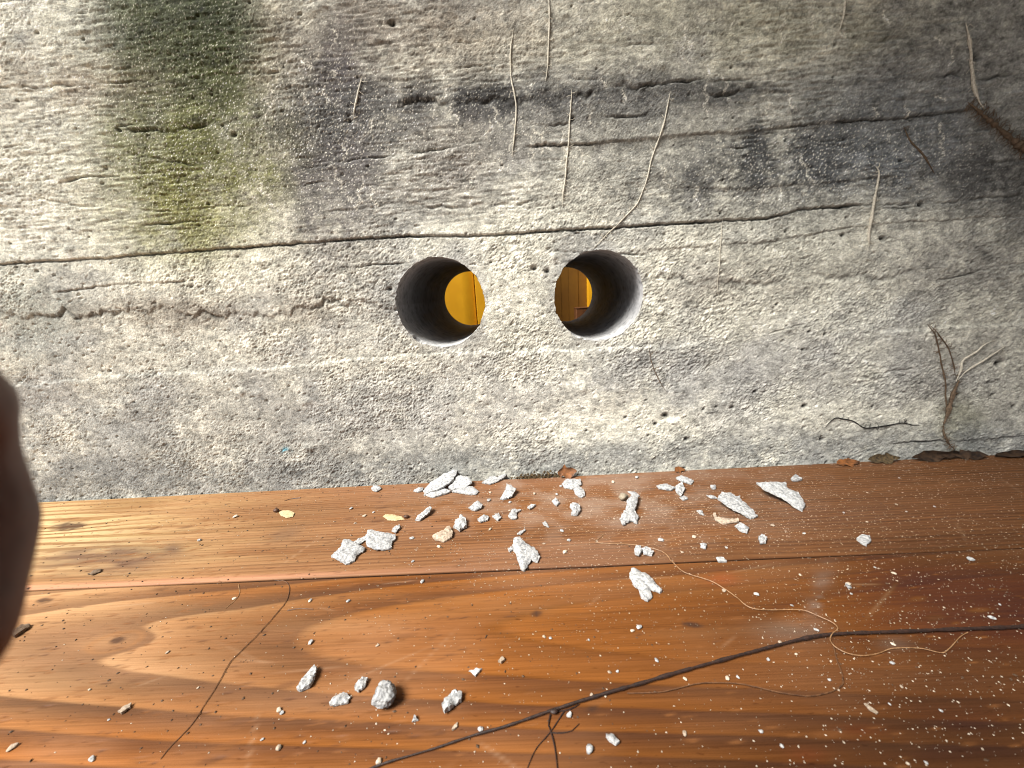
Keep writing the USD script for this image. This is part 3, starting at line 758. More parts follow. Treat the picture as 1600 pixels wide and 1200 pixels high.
PLANKS = []
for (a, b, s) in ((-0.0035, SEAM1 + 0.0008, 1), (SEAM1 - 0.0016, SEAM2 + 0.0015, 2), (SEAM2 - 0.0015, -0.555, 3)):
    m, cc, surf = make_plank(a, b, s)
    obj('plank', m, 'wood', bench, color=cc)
    PLANKS.append(surf)
for x in (-1.1, 0.0, 1.1):
    obj('bearer', box(x - 0.045, x + 0.045, -0.55, -0.03, -0.13, -0.039, 0.003), 'plain_timber', bench)
    for y in (-0.50, -0.09):
        obj('leg', box(x - 0.044, x + 0.044, y - 0.045, y + 0.045, -0.458, -0.131, 0.003), 'plain_timber', bench)

_surf = [RegularGridInterpolator((ys[2:-2][np.argsort(ys[2:-2])], xs), Zt[2:-2][np.argsort(ys[2:-2])], bounds_error=False, fill_value=0.0) for xs, ys, Zt in PLANKS[:2]]


def top_z(x, y):
    z = _surf[0]((y, x)) if y > SEAM1 else _surf[1]((y, x))
    return float(z)


def on_wood(px, py, lift=0.0):
    p = at(px, py, z=0.0)
    return np.array([p[0], p[1], top_z(p[0], p[1]) + lift])


# ------------------------------------------------------------------ what is seen through the holes
YA = 1.10                                                # a smooth yellow panel behind the left hole


def extrude_profile(prof, z0, z1):
    """A vertical sheet with thickness from an (x, y) profile seen from above."""
    p = np.asarray(prof, float)
    back = p[::-1] + np.array([0, 0.03])
    poly = np.vstack([p, back])
    m = trimesh.creation.extrude_polygon(Polygon(poly), z1 - z0, engine='earcut')
    m.apply_translation([0, 0, z0])
    return m


xl = lambda px: float(at(px, 468, y=YA)[0])
door = thing('yellow_door', 'bright yellow painted metal door seen through the left hole', 'door', (xl(700), YA, -0.46))
x0, x1, x2, x3 = xl(640), xl(722), xl(744), xl(800)
prof = [(x0, YA)]
for k in range(9):
    tt = k / 8
    prof.append((x1 + (x2 - 0.006 - x1) * tt, YA + 0.011 * (1 - math.cos(tt * math.pi / 2))))
obj('door_panel', extrude_profile(prof, -0.455, 1.35), 'yellow_paint', door)
obj('door_stile', box(x2, x3, YA - 0.004, YA + 0.03, -0.455, 1.35, 0.002), 'yellow_paint', door)
obj('door_rail', box(x0, x3, YA + 0.064, YA + 0.09, -0.455, 1.40, 0.002), 'yellow_paint', door)

YB = 1.25
xr = lambda px: float(at(px, 460, y=YB)[0])
zr = lambda py: float(at(905, py, y=YB)[2])
cup = thing('ochre_cupboard', 'ochre cupboard with vertical boards seen through the right hole', 'cupboard', (xr(895), YB, -0.46))
edges = [840, 866, 877, 889, 904, 917, 934, 960]
for a, b in zip(edges[:-1], edges[1:]):
    if a == 840:
        continue
    off = {866: 0.0, 877: 0.0015, 889: 0.0, 904: 0.002, 917: -0.03, 934: 0.0}[a]
    obj('board', box(xr(a) + 0.0003, xr(b) - 0.0003, YB + off, YB + 0.04, -0.455, 1.3, 0.0008), 'yellow_paint' if a == 917 else 'ochre_paint', cup)
obj('carcass', box(xr(866), xr(960), YB + 0.042, YB + 0.40, -0.455, 1.31, 0.002), 'brown_box', cup)
obj('cupboard_shade_top', box(xr(850), xr(985), YB - 0.62, YB + 0.40, 1.312, 1.34, 0.002), 'ochre_paint', cup)  # top stretched far forward to shade the boards below
bx = thing('brown_box', 'small dark brown box in front of the ochre boards, seen in the right hole', 'box', (xr(906), YB - 0.06, zr(502)))
obj('box_body', box(xr(896), xr(916), YB - 0.075, YB - 0.006, zr(520), zr(481), 0.002), 'brown_box', bx)
obj('box_lid', box(xr(895.5), xr(916.5), YB - 0.077, YB - 0.006, zr(480.8), zr(479.5), 0.0008), 'brown_box', bx)
sh = thing('courtyard_shed', 'dark shed wall standing beyond the concrete wall', 'shed', (0, 1.7, -0.46))
obj('shed_wall', box(-2.2, 2.2, 1.70, 1.85, -0.458, 1.515, 0.01), 'old_render', sh)
obj('added_shed_roof', box(0.10, 2.3, WALL_T + 0.004, 1.95, 1.52, 1.60, 0.01), 'old_render', sh)  # roof added to darken the space behind the right hole
obj('shed_end', box(0.62, 0.70, WALL_T + 0.004, 1.69, -0.458, 1.515, 0.01), 'old_render', sh)

# ------------------------------------------------------------------ roof and side wall added out of view to shade the right side
shade_roof = thing('added_roof', 'added timber roof, unseen, shading the right end of the bench', 'roof', (1.6, -1.0, 1.36))
for k in range(14):
    obj('roof_board', box(ROOF_X, 3.2, -2.6 + k * 0.185, -2.6 + k * 0.185 + 0.182, 1.40, 1.425, 0.003), 'plain_timber', shade_roof)
for x in np.arange(ROOF_X + 0.1, 3.2, 0.6):
    obj('rafter', box(x, x + 0.05, -2.6, -0.012, 1.27, 1.398, 0.003), 'plain_timber', shade_roof)
obj('post', box(ROOF_X + 0.6, ROOF_X + 0.69, -2.55, -2.46, -0.458, 1.268, 0.004), 'plain_timber', shade_roof)
shade_wall = thing('added_wall', 'added grey rendered wall, unseen, blocking light from the right', 'wall', (1.5, -1.3, -0.46))
obj('added_wall_face', box(1.36, 1.60, -2.6, -0.02, -0.458, 1.26, 0.004), 'old_render', shade_wall)

# ------------------------------------------------------------------ dry creeper stems and rootlets on the wall
def wall_path(pts, r, step=0.0025, sit=0.5):
    w = np.array([at(px, py, y=0.0) for px, py in pts])
    s = spline(w, step)
    h = wall_height(s[:, [2, 0]])
    h = np.convolve(np.pad(h, 2, mode='edge'), np.ones(5) / 5, 'valid')
    s[:, 1] = -h - r * sit
    return s


def stem(name, label, pts, r0, r1, mat_, seed, hairs=0, cat='stem', group=None, parent=None, part='stem'):
    p = wall_path(pts, (r0 + r1) / 2, sit=0.75)
    p[:, 0] += n3(np.arange(len(p)) / 6, seed, 0, seed, 2) * 0.0016
    rad = np.linspace(r0, r1, len(p)) * (0.82 if hairs < 50 else 1.0)
    ee = np.minimum(np.arange(len(p)), np.arange(len(p))[::-1]) / 5.0
    rad = rad * np.clip(0.22 + 0.5 * ee, 0, 1) * (1 + n3(np.arange(len(p)) / 3.0, seed, 1, seed, 2) * 0.7)
    t_ = parent or thing(name, label, cat, p[0], group)
    obj(part, tube(p, rad, 7 if hairs < 50 else 10, 0.22 if hairs < 50 else 0.5, seed), mat_, t_)
    hairs = int(hairs * 1.5)
    if hairs:
        g = np.random.default_rng(seed)
        ms = []
        for k in range(hairs):
            i = g.integers(1, len(p) - 1)
            side = g.choice([-1, 1])
            d = p[min(i + 1, len(p) - 1)] - p[i - 1]; d /= np.linalg.norm(d)
            nrm = np.array([d[2], 0, -d[0]]) * side
            L = g.uniform(0.003, 0.007) * (1.6 if hairs > 50 else 1)
            ms.append(tube(np.array([p[i], p[i] + nrm * L * 0.5 + d * L * g.uniform(-.3, .3) + [0, -.0006, 0], p[i] + nrm * L + d * L * g.uniform(-.5, .5)]), [0.00035, 0.0003, 0.0002], 4, 0.1, k))
        obj('rootlets', trimesh.util.concatenate(ms), mat_, t_, kind='stuff')
    return t_


stem('dry_stem', 'thin pale dry stem hanging on the wall above the gap between the two holes', [(802, 45), (797, 90), (800, 125), (806, 160), (805, 200), (801, 245)], 0.0011, 0.0009, 'stem_pale', 1, 5)
stem('dry_stem', 'pale dry stem entering from the top edge of the wall above the holes', [(858, -20), (858, 40), (857, 75), (855, 110), (853, 127)], 0.0009, 0.0012, 'stem_pale', 2, 4)
stem('dry_stem', 'straight pale dry stem ending above the left edge of the right hole', [(894, 138), (889, 205), (884, 265), (878, 322)], 0.0009, 0.0011, 'stem_pale', 3, 10)
stem('dry_stem', 'long curved pale stem that ends at the top of the right hole', [(1047, 143), (1040, 180), (1030, 215), (1018, 250), (1007, 290), (995, 318), (970, 345), (945, 370), (925, 390)], 0.0011, 0.0008, 'stem_pale', 4, 12)
stem('dry_stem', 'short stubby grey stem on the wall right of the green stain', [(565, 122), (559, 150), (552, 187)], 0.0016, 0.0011, 'stem_pale', 5, 3)
stem('dry_stem', 'short pale stem at the top edge with dark rootlets below it', [(1324, -15), (1319, 22), (1311, 48), (1302, 64)], 0.0014, 0.0008, 'stem_pale', 6, 10)
stem('dry_stem', 'short brown tipped stem slanting down right of the middle of the right half', [(1416, 195), (1425, 220), (1440, 240), (1458, 272)], 0.0008, 0.0013, 'stem_brown', 8, 5)
stem('dry_stem', 'thick pale stem piece hanging below the dark grey stain', [(1365, 260), (1370, 275), (1363, 315), (1356, 350), (1352, 386)], 0.0013, 0.0021, 'stem_pale', 9, 8)
stem('dry_stem', 'faint hair-thin stem right of the right hole', [(1127, 340), (1122, 400), (1119, 450), (1126, 478)], 0.0006, 0.0005, 'stem_pale', 10, 0)
stem('dry_stem', 'thin brown stem below the right hole', [(1013, 541), (1018, 568), (1028, 592), (1041, 613)], 0.0007, 0.0006, 'stem_brown', 11, 3)
r7 = stem('creeper_root', 'thick dark hairy creeper root at the upper right edge of the wall', [(1510, 35), (1515, 80), (1518, 115), (1519, 135), (1524, 160), (1532, 172)], 0.0018, 0.0020, 'stem_pale', 7, 10, 'root')
stem('', '', [(1508, 162), (1530, 180), (1560, 205), (1590, 232), (1625, 262)], 0.0016, 0.0036, 'stem_brown', 17, 120, parent=r7, part='dark_root')
r11 = stem('forked_creeper', 'forked dry creeper stem at the right foot of the wall', [(1473, 662), (1479, 645), (1484, 628), (1491, 605), (1496, 593)], 0.0034, 0.0024, 'stem_brown', 12, 12, 'creeper')
stem('', '', [(1496, 594), (1510, 580), (1532, 567), (1550, 555), (1573, 539)], 0.0014, 0.0009, 'stem_pale', 13, 2, parent=r11, part='branch')
stem('', '', [(1494, 596), (1501, 575), (1505, 562), (1525, 550), (1540, 538), (1560, 530)], 0.0017, 0.0009, 'stem_pale', 14, 4, parent=r11, part='branch')
stem('', '', [(1479, 648), (1478, 615), (1470, 570), (1461, 530), (1449, 506)], 0.0010, 0.0009, 'stem_brown', 15, 26, parent=r11, part='branch')
stem('', '', [(1493, 590), (1487, 560), (1478, 540), (1465, 524), (1452, 508)], 0.0008, 0.0008, 'stem_brown', 16, 18, parent=r11, part='branch')
stem('', '', [(1474, 660), (1473, 675), (1480, 690), (1492, 702)], 0.0018, 0.0012, 'stem_brown', 18, 22, parent=r11, part='root')
bk = stem('black_rootlet', 'thin crooked black rootlet low on the right of the wall', [(1291, 668), (1297, 660), (1306, 653), (1318, 655), (1330, 657), (1340, 662), (1352, 669), (1368, 668), (1388, 665), (1410, 661), (1425, 664), (1438, 665)], 0.0008, 0.0009, 'stem_black', 19, 8, 'rootlet')
stem('black_rootlet', 'short hooked black rootlet scrap on the wall, left of the longer one', [(1101, 642), (1105, 645), (1114, 644), (1121, 642)], 0.0007, 0.0006, 'stem_black', 20, 0, 'rootlet')
mz = np.random.default_rng(90)

# ------------------------------------------------------------------ leaves and dirt where the bench meets the wall
def leaf(name, label, c_px, length, width, ang, tilt, mat_, seed, cat='leaf', curl=0.3):
    c = on_wood(*c_px)
    nu, nv = 14, 7
    u = np.linspace(-1, 1, nu); v = np.linspace(-1, 1, nv)
    U, W = np.meshgrid(u, v)
    half = width / 2 * np.clip(1 - U ** 2, 0, 1) ** 0.8 * (1 - 0.3 * U) * (1 + n3(U * 4, np.sign(W) * 3, seed, seed + 9, 2) * 1.4)
    x = U * length / 2
    y = W * half
    z = curl * length * 0.25 * (W ** 2) * (1 - U ** 2) + curl * length * 0.12 * U ** 2 + n3(U * 2, W * 2, seed, seed, 2) * length * 0.05
    ct, st = math.cos(tilt), math.sin(tilt)
    y, z = y * ct - z * st, y * st + z * ct
    ca, sa = math.cos(ang), math.sin(ang)
    p = np.stack([c[0] + x * ca - y * sa, c[1] + x * sa + y * ca, z], -1).reshape(-1, 3)
    p[:, 2] += c[2] - p[:, 2].min() + 0.0004
    p[:, 1] -= max(0.0, p[:, 1].max() + 0.0055)
    f = grid_faces(nu, nv)
    n = len(p)
    q = p + np.array([0, 0, -0.0004])
    b = np.r_[np.arange(nu), np.arange(1, nv) * nu + nu - 1, np.arange(nu - 2, -1, -1) + (nv - 1) * nu, np.arange(nv - 2, 0, -1) * nu]
    b2 = np.roll(b, -1)
    side = np.vstack([np.stack([b, b2, b2 + n], 1), np.stack([b, b2 + n, b + n], 1)])
    m = trimesh.Trimesh(np.vstack([p, q]), np.vstack([f, f[:, ::-1] + n, side]), process=False)
    return obj(name, m, mat_, label=label, cat=cat)


leaf('dead_leaf', 'curled orange-brown dead leaf at the foot of the wall below the right hole', (886, 744), 0.027, 0.015, 0.05, 1.15, 'leaf_brown', 1)
leaf('dead_leaf', 'flat dark brown leaf at the foot of the wall, right of the flat flakes', (1306, 716), 0.033, 0.010, 0.10, 0.5, 'leaf_brown', 2)
leaf('dead_leaf', 'dull olive brown leaf lodged between wall and bench, left of the creeper foot', (1360, 713), 0.042, 0.011, 0.0, 0.9, 'moss', 3)
leaf('dead_leaf', 'blackened curled leaf at the foot of the forked creeper', (1445, 709), 0.075, 0.012, 0.05, 0.9, 'leaf_dark', 4)
leaf('dead_leaf', 'blackened second leaf touching the forked creeper foot on its right side', (1487, 706), 0.038, 0.012, -0.12, 0.8, 'leaf_dark', 5)
leaf('bark_strip', 'dark strip of bark at the right end of the wall foot', (1588, 713), 0.060, 0.010, 0.02, 0.3, 'leaf_dark', 6, 'bark')
leaf('dead_leaf', 'small brown leaf scrap at the wall foot above the curled flakes on the right', (1058, 733), 0.016, 0.008, 0.2, 0.6, 'leaf_brown', 7)
mm = []
for k in range(260):
    c = on_wood(mz.normal(842, 22), 746)
    b = trimesh.creation.icosphere(1, mz.uniform(0.0004, 0.0016)); b.vertices *= 1 + 0.9 * (mz.random((len(b.vertices), 1)) - 0.5)
    b.apply_translation([c[0], -0.0035 - mz.uniform(0, 0.003), abs(mz.normal(0, 0.003))])
    mm.append(b)
obj('moss_tuft', trimesh.util.concatenate(mm), 'moss', label='brown moss tuft along the foot of the wall left of the orange leaf', cat='moss')

# ------------------------------------------------------------------ concrete flakes and crumbs on the bench
def dense(poly, step, jag, g):
    out = []
    n = len(poly)
    for i in range(n):
        a, b = poly[i], poly[(i + 1) % n]
        k = max(1, int(np.linalg.norm(b - a) / step))
        for j in range(k):
            q = a + (b - a) * j / k
            out.append(q + g.normal(0, jag, 2) * (1 if j else 0.4))
    return np.array(out)


def flake_mesh(pts_px, thick, tilt, seed, bow=0.0, lift=0.0):
    g = np.random.default_rng(seed)
    w = np.array([at(px, py, z=thick * 0.7 + lift)[:2] for px, py in pts_px])
    size = np.ptp(w, axis=0).max()
    step = max(0.0011, size / 22)
    ring = dense(w, step, step * 0.22, g)
    poly = Polygon(ring).buffer(0)
    if poly.geom_type != 'Polygon':
        poly = max(poly.geoms, key=lambda q: q.area)
    ring = np.array(poly.exterior.coords)[:-1]
    x0, y0, x1, y1 = poly.bounds
    gx, gy = np.meshgrid(np.arange(x0, x1, step), np.arange(y0, y1, step))
    cand = np.stack([gx.ravel(), gy.ravel()], 1) + g.normal(0, step * 0.18, (gx.size, 2))
    inner = poly.buffer(-step * 0.55)
    cand = np.array([c for c in cand if inner.contains(Point(c))]).reshape(-1, 2)
    allp = np.vstack([ring, cand]); n = len(allp); nr = len(ring)
    tri = Delaunay(allp).simplices
    tri = tri[[poly.contains(Point(allp[t_].mean(0))) for t_ in tri]]
    a = allp[tri]
    area = np.cross(a[:, 1] - a[:, 0], a[:, 2] - a[:, 0])
    tri = np.where((area < 0)[:, None], tri[:, ::-1], tri)
    tri = tri[np.abs(area) > 1e-12]
    c = allp.mean(0); d = allp - c
    edge = np.minimum(1, np.array([poly.exterior.distance(Point(q)) for q in allp]) / (thick * 1.2))
    plane = d @ np.array(tilt) + bow * (d ** 2).sum(1) / size
    nz = n3(allp[:, 0] / 0.0035, allp[:, 1] / 0.0035, seed, seed, 2) * thick * 0.75 + n3(allp[:, 0] / 0.0013, allp[:, 1] / 0.0013, seed, seed + 1, 1) * thick * 0.35
    ztop = plane + thick * (0.55 + 0.45 * edge) + nz
    zbot = plane - thick * 0.12 * edge + n3(allp[:, 0] / 0.004, allp[:, 1] / 0.004, seed + 5, seed, 1) * thick * 0.4
    ztop = np.maximum(ztop, zbot + 0.0003)
    base_z = min(0.0, 0) + top_z(c[0], c[1])
    s = base_z + lift - zbot.min() + 0.0001
    top = np.c_[allp, ztop + s]; bot = np.c_[allp, zbot + s]
    # walls follow the ring actually used
    i = np.arange(nr); j = (i + 1) % nr
    side = np.vstack([np.stack([i, i + n, j + n], 1), np.stack([i, j + n, j], 1)])
    m = trimesh.Trimesh(np.vstack([top, bot]), np.vstack([tri, tri[:, ::-1] + n, side]), process=False)
    return m, np.array([c[0], c[1], base_z])


def flake(label, org, k, pts, thick=2.4, tilt=(0, 0), seed=0, mat_='chip_white', bow=0.0, lift=0.0, cat='concrete flake', name='concrete_flake', group=None):
    pp = [(org[0] + x / k, org[1] + y / k) for x, y in pts]
    m, c = flake_mesh(pp, thick * 0.001, tilt, seed, bow, lift * 0.001)
    return obj(name, m, mat_, smooth=30, label=label, cat=cat, group=group)


A, B, Cc, Dd = (480, 720), (780, 720), (1080, 700), (430, 960)
flake('left piece of the broken pale flake on the upper plank left of centre', A, 5, [(190, 770), (270, 700), (285, 655), (330, 645), (400, 665), (450, 685), (445, 705), (390, 735), (370, 780), (300, 808), (270, 795)], 2.8, (-0.16, 0.10), 1)
flake('narrow strip flake leaning between the two pieces of the broken pale flake', A, 5, [(345, 645), (400, 612), (455, 590), (476, 602), (440, 632), (405, 655)], 2.0, (0, 0.05), 2)
flake('right squarish piece of the broken pale flake on the upper plank left of centre', A, 5, [(475, 570), (580, 577), (690, 580), (690, 615), (665, 630), (660, 680), (600, 695), (545, 700), (470, 685), (455, 635)], 2.8, (-0.12, 0.04), 3)
flake('long curled grey flake on top of the heap near the wall', A, 5, [(905, 235), (985, 180), (1060, 150), (1165, 110), (1182, 125), (1140, 180), (1080, 210), (990, 238), (930, 250)], 3.6, (0.05, 0.22), 4, 'chip_grey', 0.0, 2.4)
flake('thin flake under the long curled one in the heap near the wall', A, 5, [(910, 262), (960, 238), (1060, 222), (1130, 236), (1080, 255), (985, 280)], 3.0, (0.0, 0.1), 5, 'chip_grey')
flake('upper right flake of the heap near the wall', A, 5, [(1100, 210), (1170, 150), (1270, 160), (1290, 190), (1240, 210), (1130, 222)], 2.6, (0.05, 0.3), 6, 'chip_grey', 0, 1.0)
flake('lower right flake of the heap near the wall', A, 5, [(1130, 240), (1200, 214), (1290, 207), (1340, 240), (1320, 260), (1220, 256)], 2.4, (0.0, 0.1), 7)
flake('small flake at the left tip of the heap near the wall', A, 5, [(830, 235), (870, 210), (910, 210), (900, 235), (860, 246)], 2.0, (0, 0), 8)
flake('small lone pale flake near the wall left of the heap', A, 5, [(500, 215), (520, 195), (570, 200), (580, 220), (540, 241), (510, 232)], 2.6, (0, 0), 9)
flake('narrow pale flake lying along the wall right of the heap', A, 5, [(1365, 170), (1430, 132), (1500, 127), (1555, 113), (1552, 130), (1490, 160), (1430, 180)], 2.4, (0, 0.15), 10)
flake('small triangular flake below the narrow one right of the heap', A, 5, [(1260, 365), (1290, 345), (1330, 320), (1370, 350), (1360, 372), (1310, 388)], 2.8, (0.1, 0.1), 11)
flake('grey rod-shaped splinter beside the yellow winged seed', A, 5, [(840, 455), (870, 425), (960, 370), (975, 385), (960, 410), (880, 460)], 3.6, (0.15, 0.1), 12, 'chip_grey')
flake('rounded pale grey lump above the brownish flake', A, 5, [(1140, 505), (1165, 460), (1205, 425), (1240, 465), (1245, 505), (1190, 537)], 5.0, (0, 0), 13, 'chip_grey')
flake('brownish rounded flake below the pale grey lump', A, 5, [(975, 590), (1030, 560), (1110, 520), (1140, 560), (1130, 595), (1070, 625), (1000, 612)], 3.2, (0, 0.08), 14, 'chip_tan')
flake('small upright splinter above the squarish broken flake', A, 5, [(660, 545), (680, 515), (720, 498), (728, 522), (690, 562)], 2.6, (0.1, 0), 15)
flake('first of two small pale crumbs right of the pale grey lump', A, 5, [(1330, 455), (1380, 420), (1420, 430), (1410, 460), (1350, 477)], 3.0, (0, 0), 16)
flake('second smaller crumb right of the pale grey lump', A, 5, [(1445, 430), (1495, 408), (1517, 440), (1490, 462)], 3.0, (0, 0), 17)
flake('angular pale flake by the wall end of the middle cluster', B, 5, [(5, 292), (50, 242), (60, 205), (135, 240), (100, 282), (30, 297)], 3.0, (0.1, 0.2), 18)
flake('three-cornered pale crumb above the large triangular flake', B, 5, [(70, 430), (100, 378), (172, 378), (135, 402), (138, 445), (100, 452)], 3.0, (0, 0), 19)
flake('large triangular pale flake beside the plank joint in the middle', B, 5, [(105, 700), (120, 650), (160, 635), (200, 665), (280, 700), (322, 750), (300, 787), (250, 775), (225, 812), (195, 852), (165, 835), (150, 790), (115, 730)], 3.0, (-0.14, 0.16), 20)
flake('tiny crumb touching the left corner of the large triangular flake', B, 5, [(68, 688), (95, 660), (112, 690), (82, 708)], 2.6, (0, 0), 21)
flake('oval pale flake close to the orange leaf', B, 5, [(490, 182), (530, 150), (637, 153), (642, 187), (570, 217), (510, 207)], 2.8, (0, 0.1), 22)
flake('bent pale flake touching the oval one near the orange leaf', B, 5, [(580, 225), (620, 203), (662, 235), (672, 270), (640, 283), (590, 257)], 2.6, (0, 0.1), 23)
flake('small dark topped crumb left of the knobbly lump', B, 5, [(410, 312), (440, 288), (472, 325), (450, 348)], 3.0, (0, 0), 24, 'chip_grey')
flake('small flat crumb left of the dark topped one', B, 5, [(218, 362), (250, 335), (287, 345), (240, 377)], 2.6, (0, 0), 25)
flake('knobbly white lump in the middle of the upper plank', B, 5, [(552, 352), (572, 320), (622, 340), (634, 375), (612, 413), (560, 412), (572, 380)], 5.0, (0, 0), 26)
flake('tall tooth-shaped flake with a brown stain near the small round pebble', B, 5, [(938, 465), (985, 400), (1005, 330), (1040, 295), (1082, 283), (1080, 340), (1060, 390), (1087, 440), (1077, 482), (1020, 470), (965, 502)], 3.6, (-0.10, 0.12), 27)
flake('thin splinter behind the tooth-shaped flake', B, 5, [(1003, 240), (1060, 243), (1097, 275), (1060, 282)], 2.2, (0, 0), 28)
flake('upper flake of the crumbled group right of the tooth-shaped flake', B, 5, [(1380, 142), (1420, 124), (1522, 158), (1500, 182), (1420, 162)], 2.4, (0, 0.1), 29)
flake('upright lump of the crumbled group right of the tooth-shaped flake', B, 5, [(1378, 195), (1430, 168), (1452, 220), (1422, 272), (1380, 240)], 4.2, (0, 0), 30)
flake('long crumbly left arm of the crumbled group right of the tooth-shaped flake', B, 5, [(1228, 195), (1310, 183), (1380, 213), (1340, 232), (1250, 217)], 2.6, (0, 0), 31)
flake('small lower crumb of the crumbled group right of the tooth-shaped flake', B, 5, [(1408, 287), (1450, 273), (1477, 295), (1440, 308)], 2.4, (0, 0), 32)
flake('tooth-shaped pale flake with a notch lying alone on the second plank', B, 5, [(1015, 920), (1035, 858), (1070, 863), (1140, 890), (1200, 930), (1235, 975), (1272, 1003), (1255, 1022), (1175, 998), (1197, 1055), (1162, 1092), (1110, 1065), (1090, 1010), (1045, 970)], 3.0, (-0.06, 0.10), 33)
flake('grey ball-like crumb left end of the pair at the pale fibre', B, 5, [(1055, 690), (1070, 665), (1105, 668), (1112, 705), (1090, 735), (1062, 725)], 5.0, (0, 0), 34, 'chip_grey')
flake('elongated crumb right of the grey ball-like one at the pale fibre', B, 5, [(1112, 685), (1150, 672), (1208, 710), (1195, 735), (1130, 725)], 3.6, (0, 0), 35)
flake('small pale crumb below the flat crumbs of the middle cluster', B, 5, [(338, 482), (365, 473), (387, 512), (350, 502)], 2.4, (0, 0), 36)
flake('narrow pale chip above the large triangular flake', B, 5, [(138, 568), (200, 528), (208, 540), (165, 573)], 2.4, (0, 0), 37)
flake('long notched pale flake right of the crumbled group', Cc, 5, [(200, 442), (235, 400), (300, 398), (340, 420), (377, 413), (388, 445), (430, 460), (522, 530), (470, 550), (400, 527), (300, 492)], 3.0, (-0.10, 0.20), 38)
flake('rightmost large flake, long grey-spotted and pointed', Cc, 5, [(503, 345), (560, 338), (640, 330), (737, 333), (742, 357), (832, 383), (893, 445), (870, 488), (800, 467), (740, 432), (640, 402), (560, 377)], 3.2, (-0.08, 0.25), 39, 'chip_grey')
flake('small lone flake near the wall above the rightmost large flake', Cc, 5, [(778, 237), (820, 203), (868, 240), (840, 252), (790, 252)], 3.2, (0, 0), 40)
flake('thin dark-edged curled sliver below the long notched flake', Cc, 5, [(168, 530), (187, 518), (202, 553), (260, 558), (372, 568), (372, 582), (250, 590), (190, 567)], 2.6, (0.1, 0.2), 41, 'chip_tan')
flake('blocky pale crumb at the right end of the curled sliver', Cc, 5, [(338, 607), (380, 593), (452, 620), (437, 662), (380, 642)], 3.6, (0, 0), 42)
flake('round pale crumb on the upper plank below the blocky one', Cc, 5, [(523, 702), (560, 673), (592, 700), (582, 737), (540, 742)], 4.4, (0, 0), 43)
flake('heart-shaped small flake near the joint on the right', Cc, 5, [(1288, 705), (1330, 683), (1392, 690), (1407, 720), (1365, 757), (1330, 740)], 2.8, (0, 0.1), 44)
flake('slim sliver left of the long notched flake', Cc, 5, [(118, 368), (170, 372), (202, 393), (150, 392)], 2.2, (0, 0), 45)
flake('slim sliver left of the dark-edged curled one', Cc, 5, [(43, 490), (75, 488), (102, 522), (70, 517)], 2.2, (0, 0), 46)
flake('small square crumb above the slim slivers', Cc, 5, [(148, 290), (190, 288), (192, 317), (160, 317)], 3.0, (0, 0), 47)
flake('small square crumb above the joint below the curled sliver', Cc, 5, [(73, 772), (95, 743), (122, 750), (112, 787)], 3.0, (0, 0), 48)
flake('grey flake lying right on the joint between the planks', Cc, 5, [(193, 850), (235, 843), (277, 882), (215, 884)], 3.2, (0, 0), 49, 'chip_grey')
flake('small split crumb on the second plank far right', Cc, 5, [(1203, 1055), (1225, 1058), (1258, 1085), (1230, 1092)], 2.8, (0, 0), 50)
flake('upright pointed flake, leftmost of the five on the front of the bench', Dd, 4, [(133, 455), (185, 375), (245, 323), (262, 335), (247, 390), (212, 447), (150, 467)], 4.0, (0.05, 0.0), 51)
flake('small oblong flake above the dark stone at the front', Dd, 4, [(497, 465), (500, 430), (540, 393), (577, 395), (562, 440), (520, 477)], 3.6, (0, 0), 52)
flake('pale rough flake left of the dark stone at the front', Dd, 4, [(336, 545), (370, 508), (430, 476), (468, 510), (457, 540), (420, 552), (360, 564)], 3.4, (0, 0), 53)
flake('two-tone flake right of the dark stone at the front', Dd, 4, [(1043, 570), (1080, 508), (1130, 476), (1168, 490), (1162, 530), (1110, 570), (1060, 612), (1048, 597)], 4.4, (-0.1, 0), 54, 'chip_grey')
flake('small three-pointed grey flake right of the front group', Dd, 4, [(1208, 350), (1292, 338), (1250, 384)], 2.2, (0, 0), 55, 'chip_grey')
flake('small pinkish chip furthest right of the front group', Dd, 4, [(1393, 290), (1420, 258), (1437, 280), (1410, 302)], 2.6, (0, 0), 56, 'chip_tan')
flake('tiny triangular crumb below the dark stone at the front', Dd, 4, [(853, 667), (870, 628), (892, 657)], 2.4, (0, 0), 57)
flake('crooked grey chip under the two-tone flake at the front', Dd, 4, [(1103, 717), (1118, 685), (1140, 663), (1137, 697), (1120, 710)], 2.6, (0, 0), 58, 'chip_tan')
flake('pink-grey sliver on the lower left of the second plank', (0, 740), 2.609, [(478, 968), (505, 947), (535, 933), (530, 950), (495, 975)], 2.2, (0, 0), 59, 'chip_tan')
flake('pale oblong crumb in the lower middle of the bench right of the forked twig', (800, 900), 4, [(588, 990), (620, 987), (672, 1030), (650, 1047), (610, 1020)], 3.6, (0, 0), 60)
flake('thin wood-coloured splinter at the lower right', (1200, 900), 4, [(600, 790), (620, 795), (690, 850), (680, 858), (640, 835)], 1.4, (0, 0), 61, 'chip_tan')


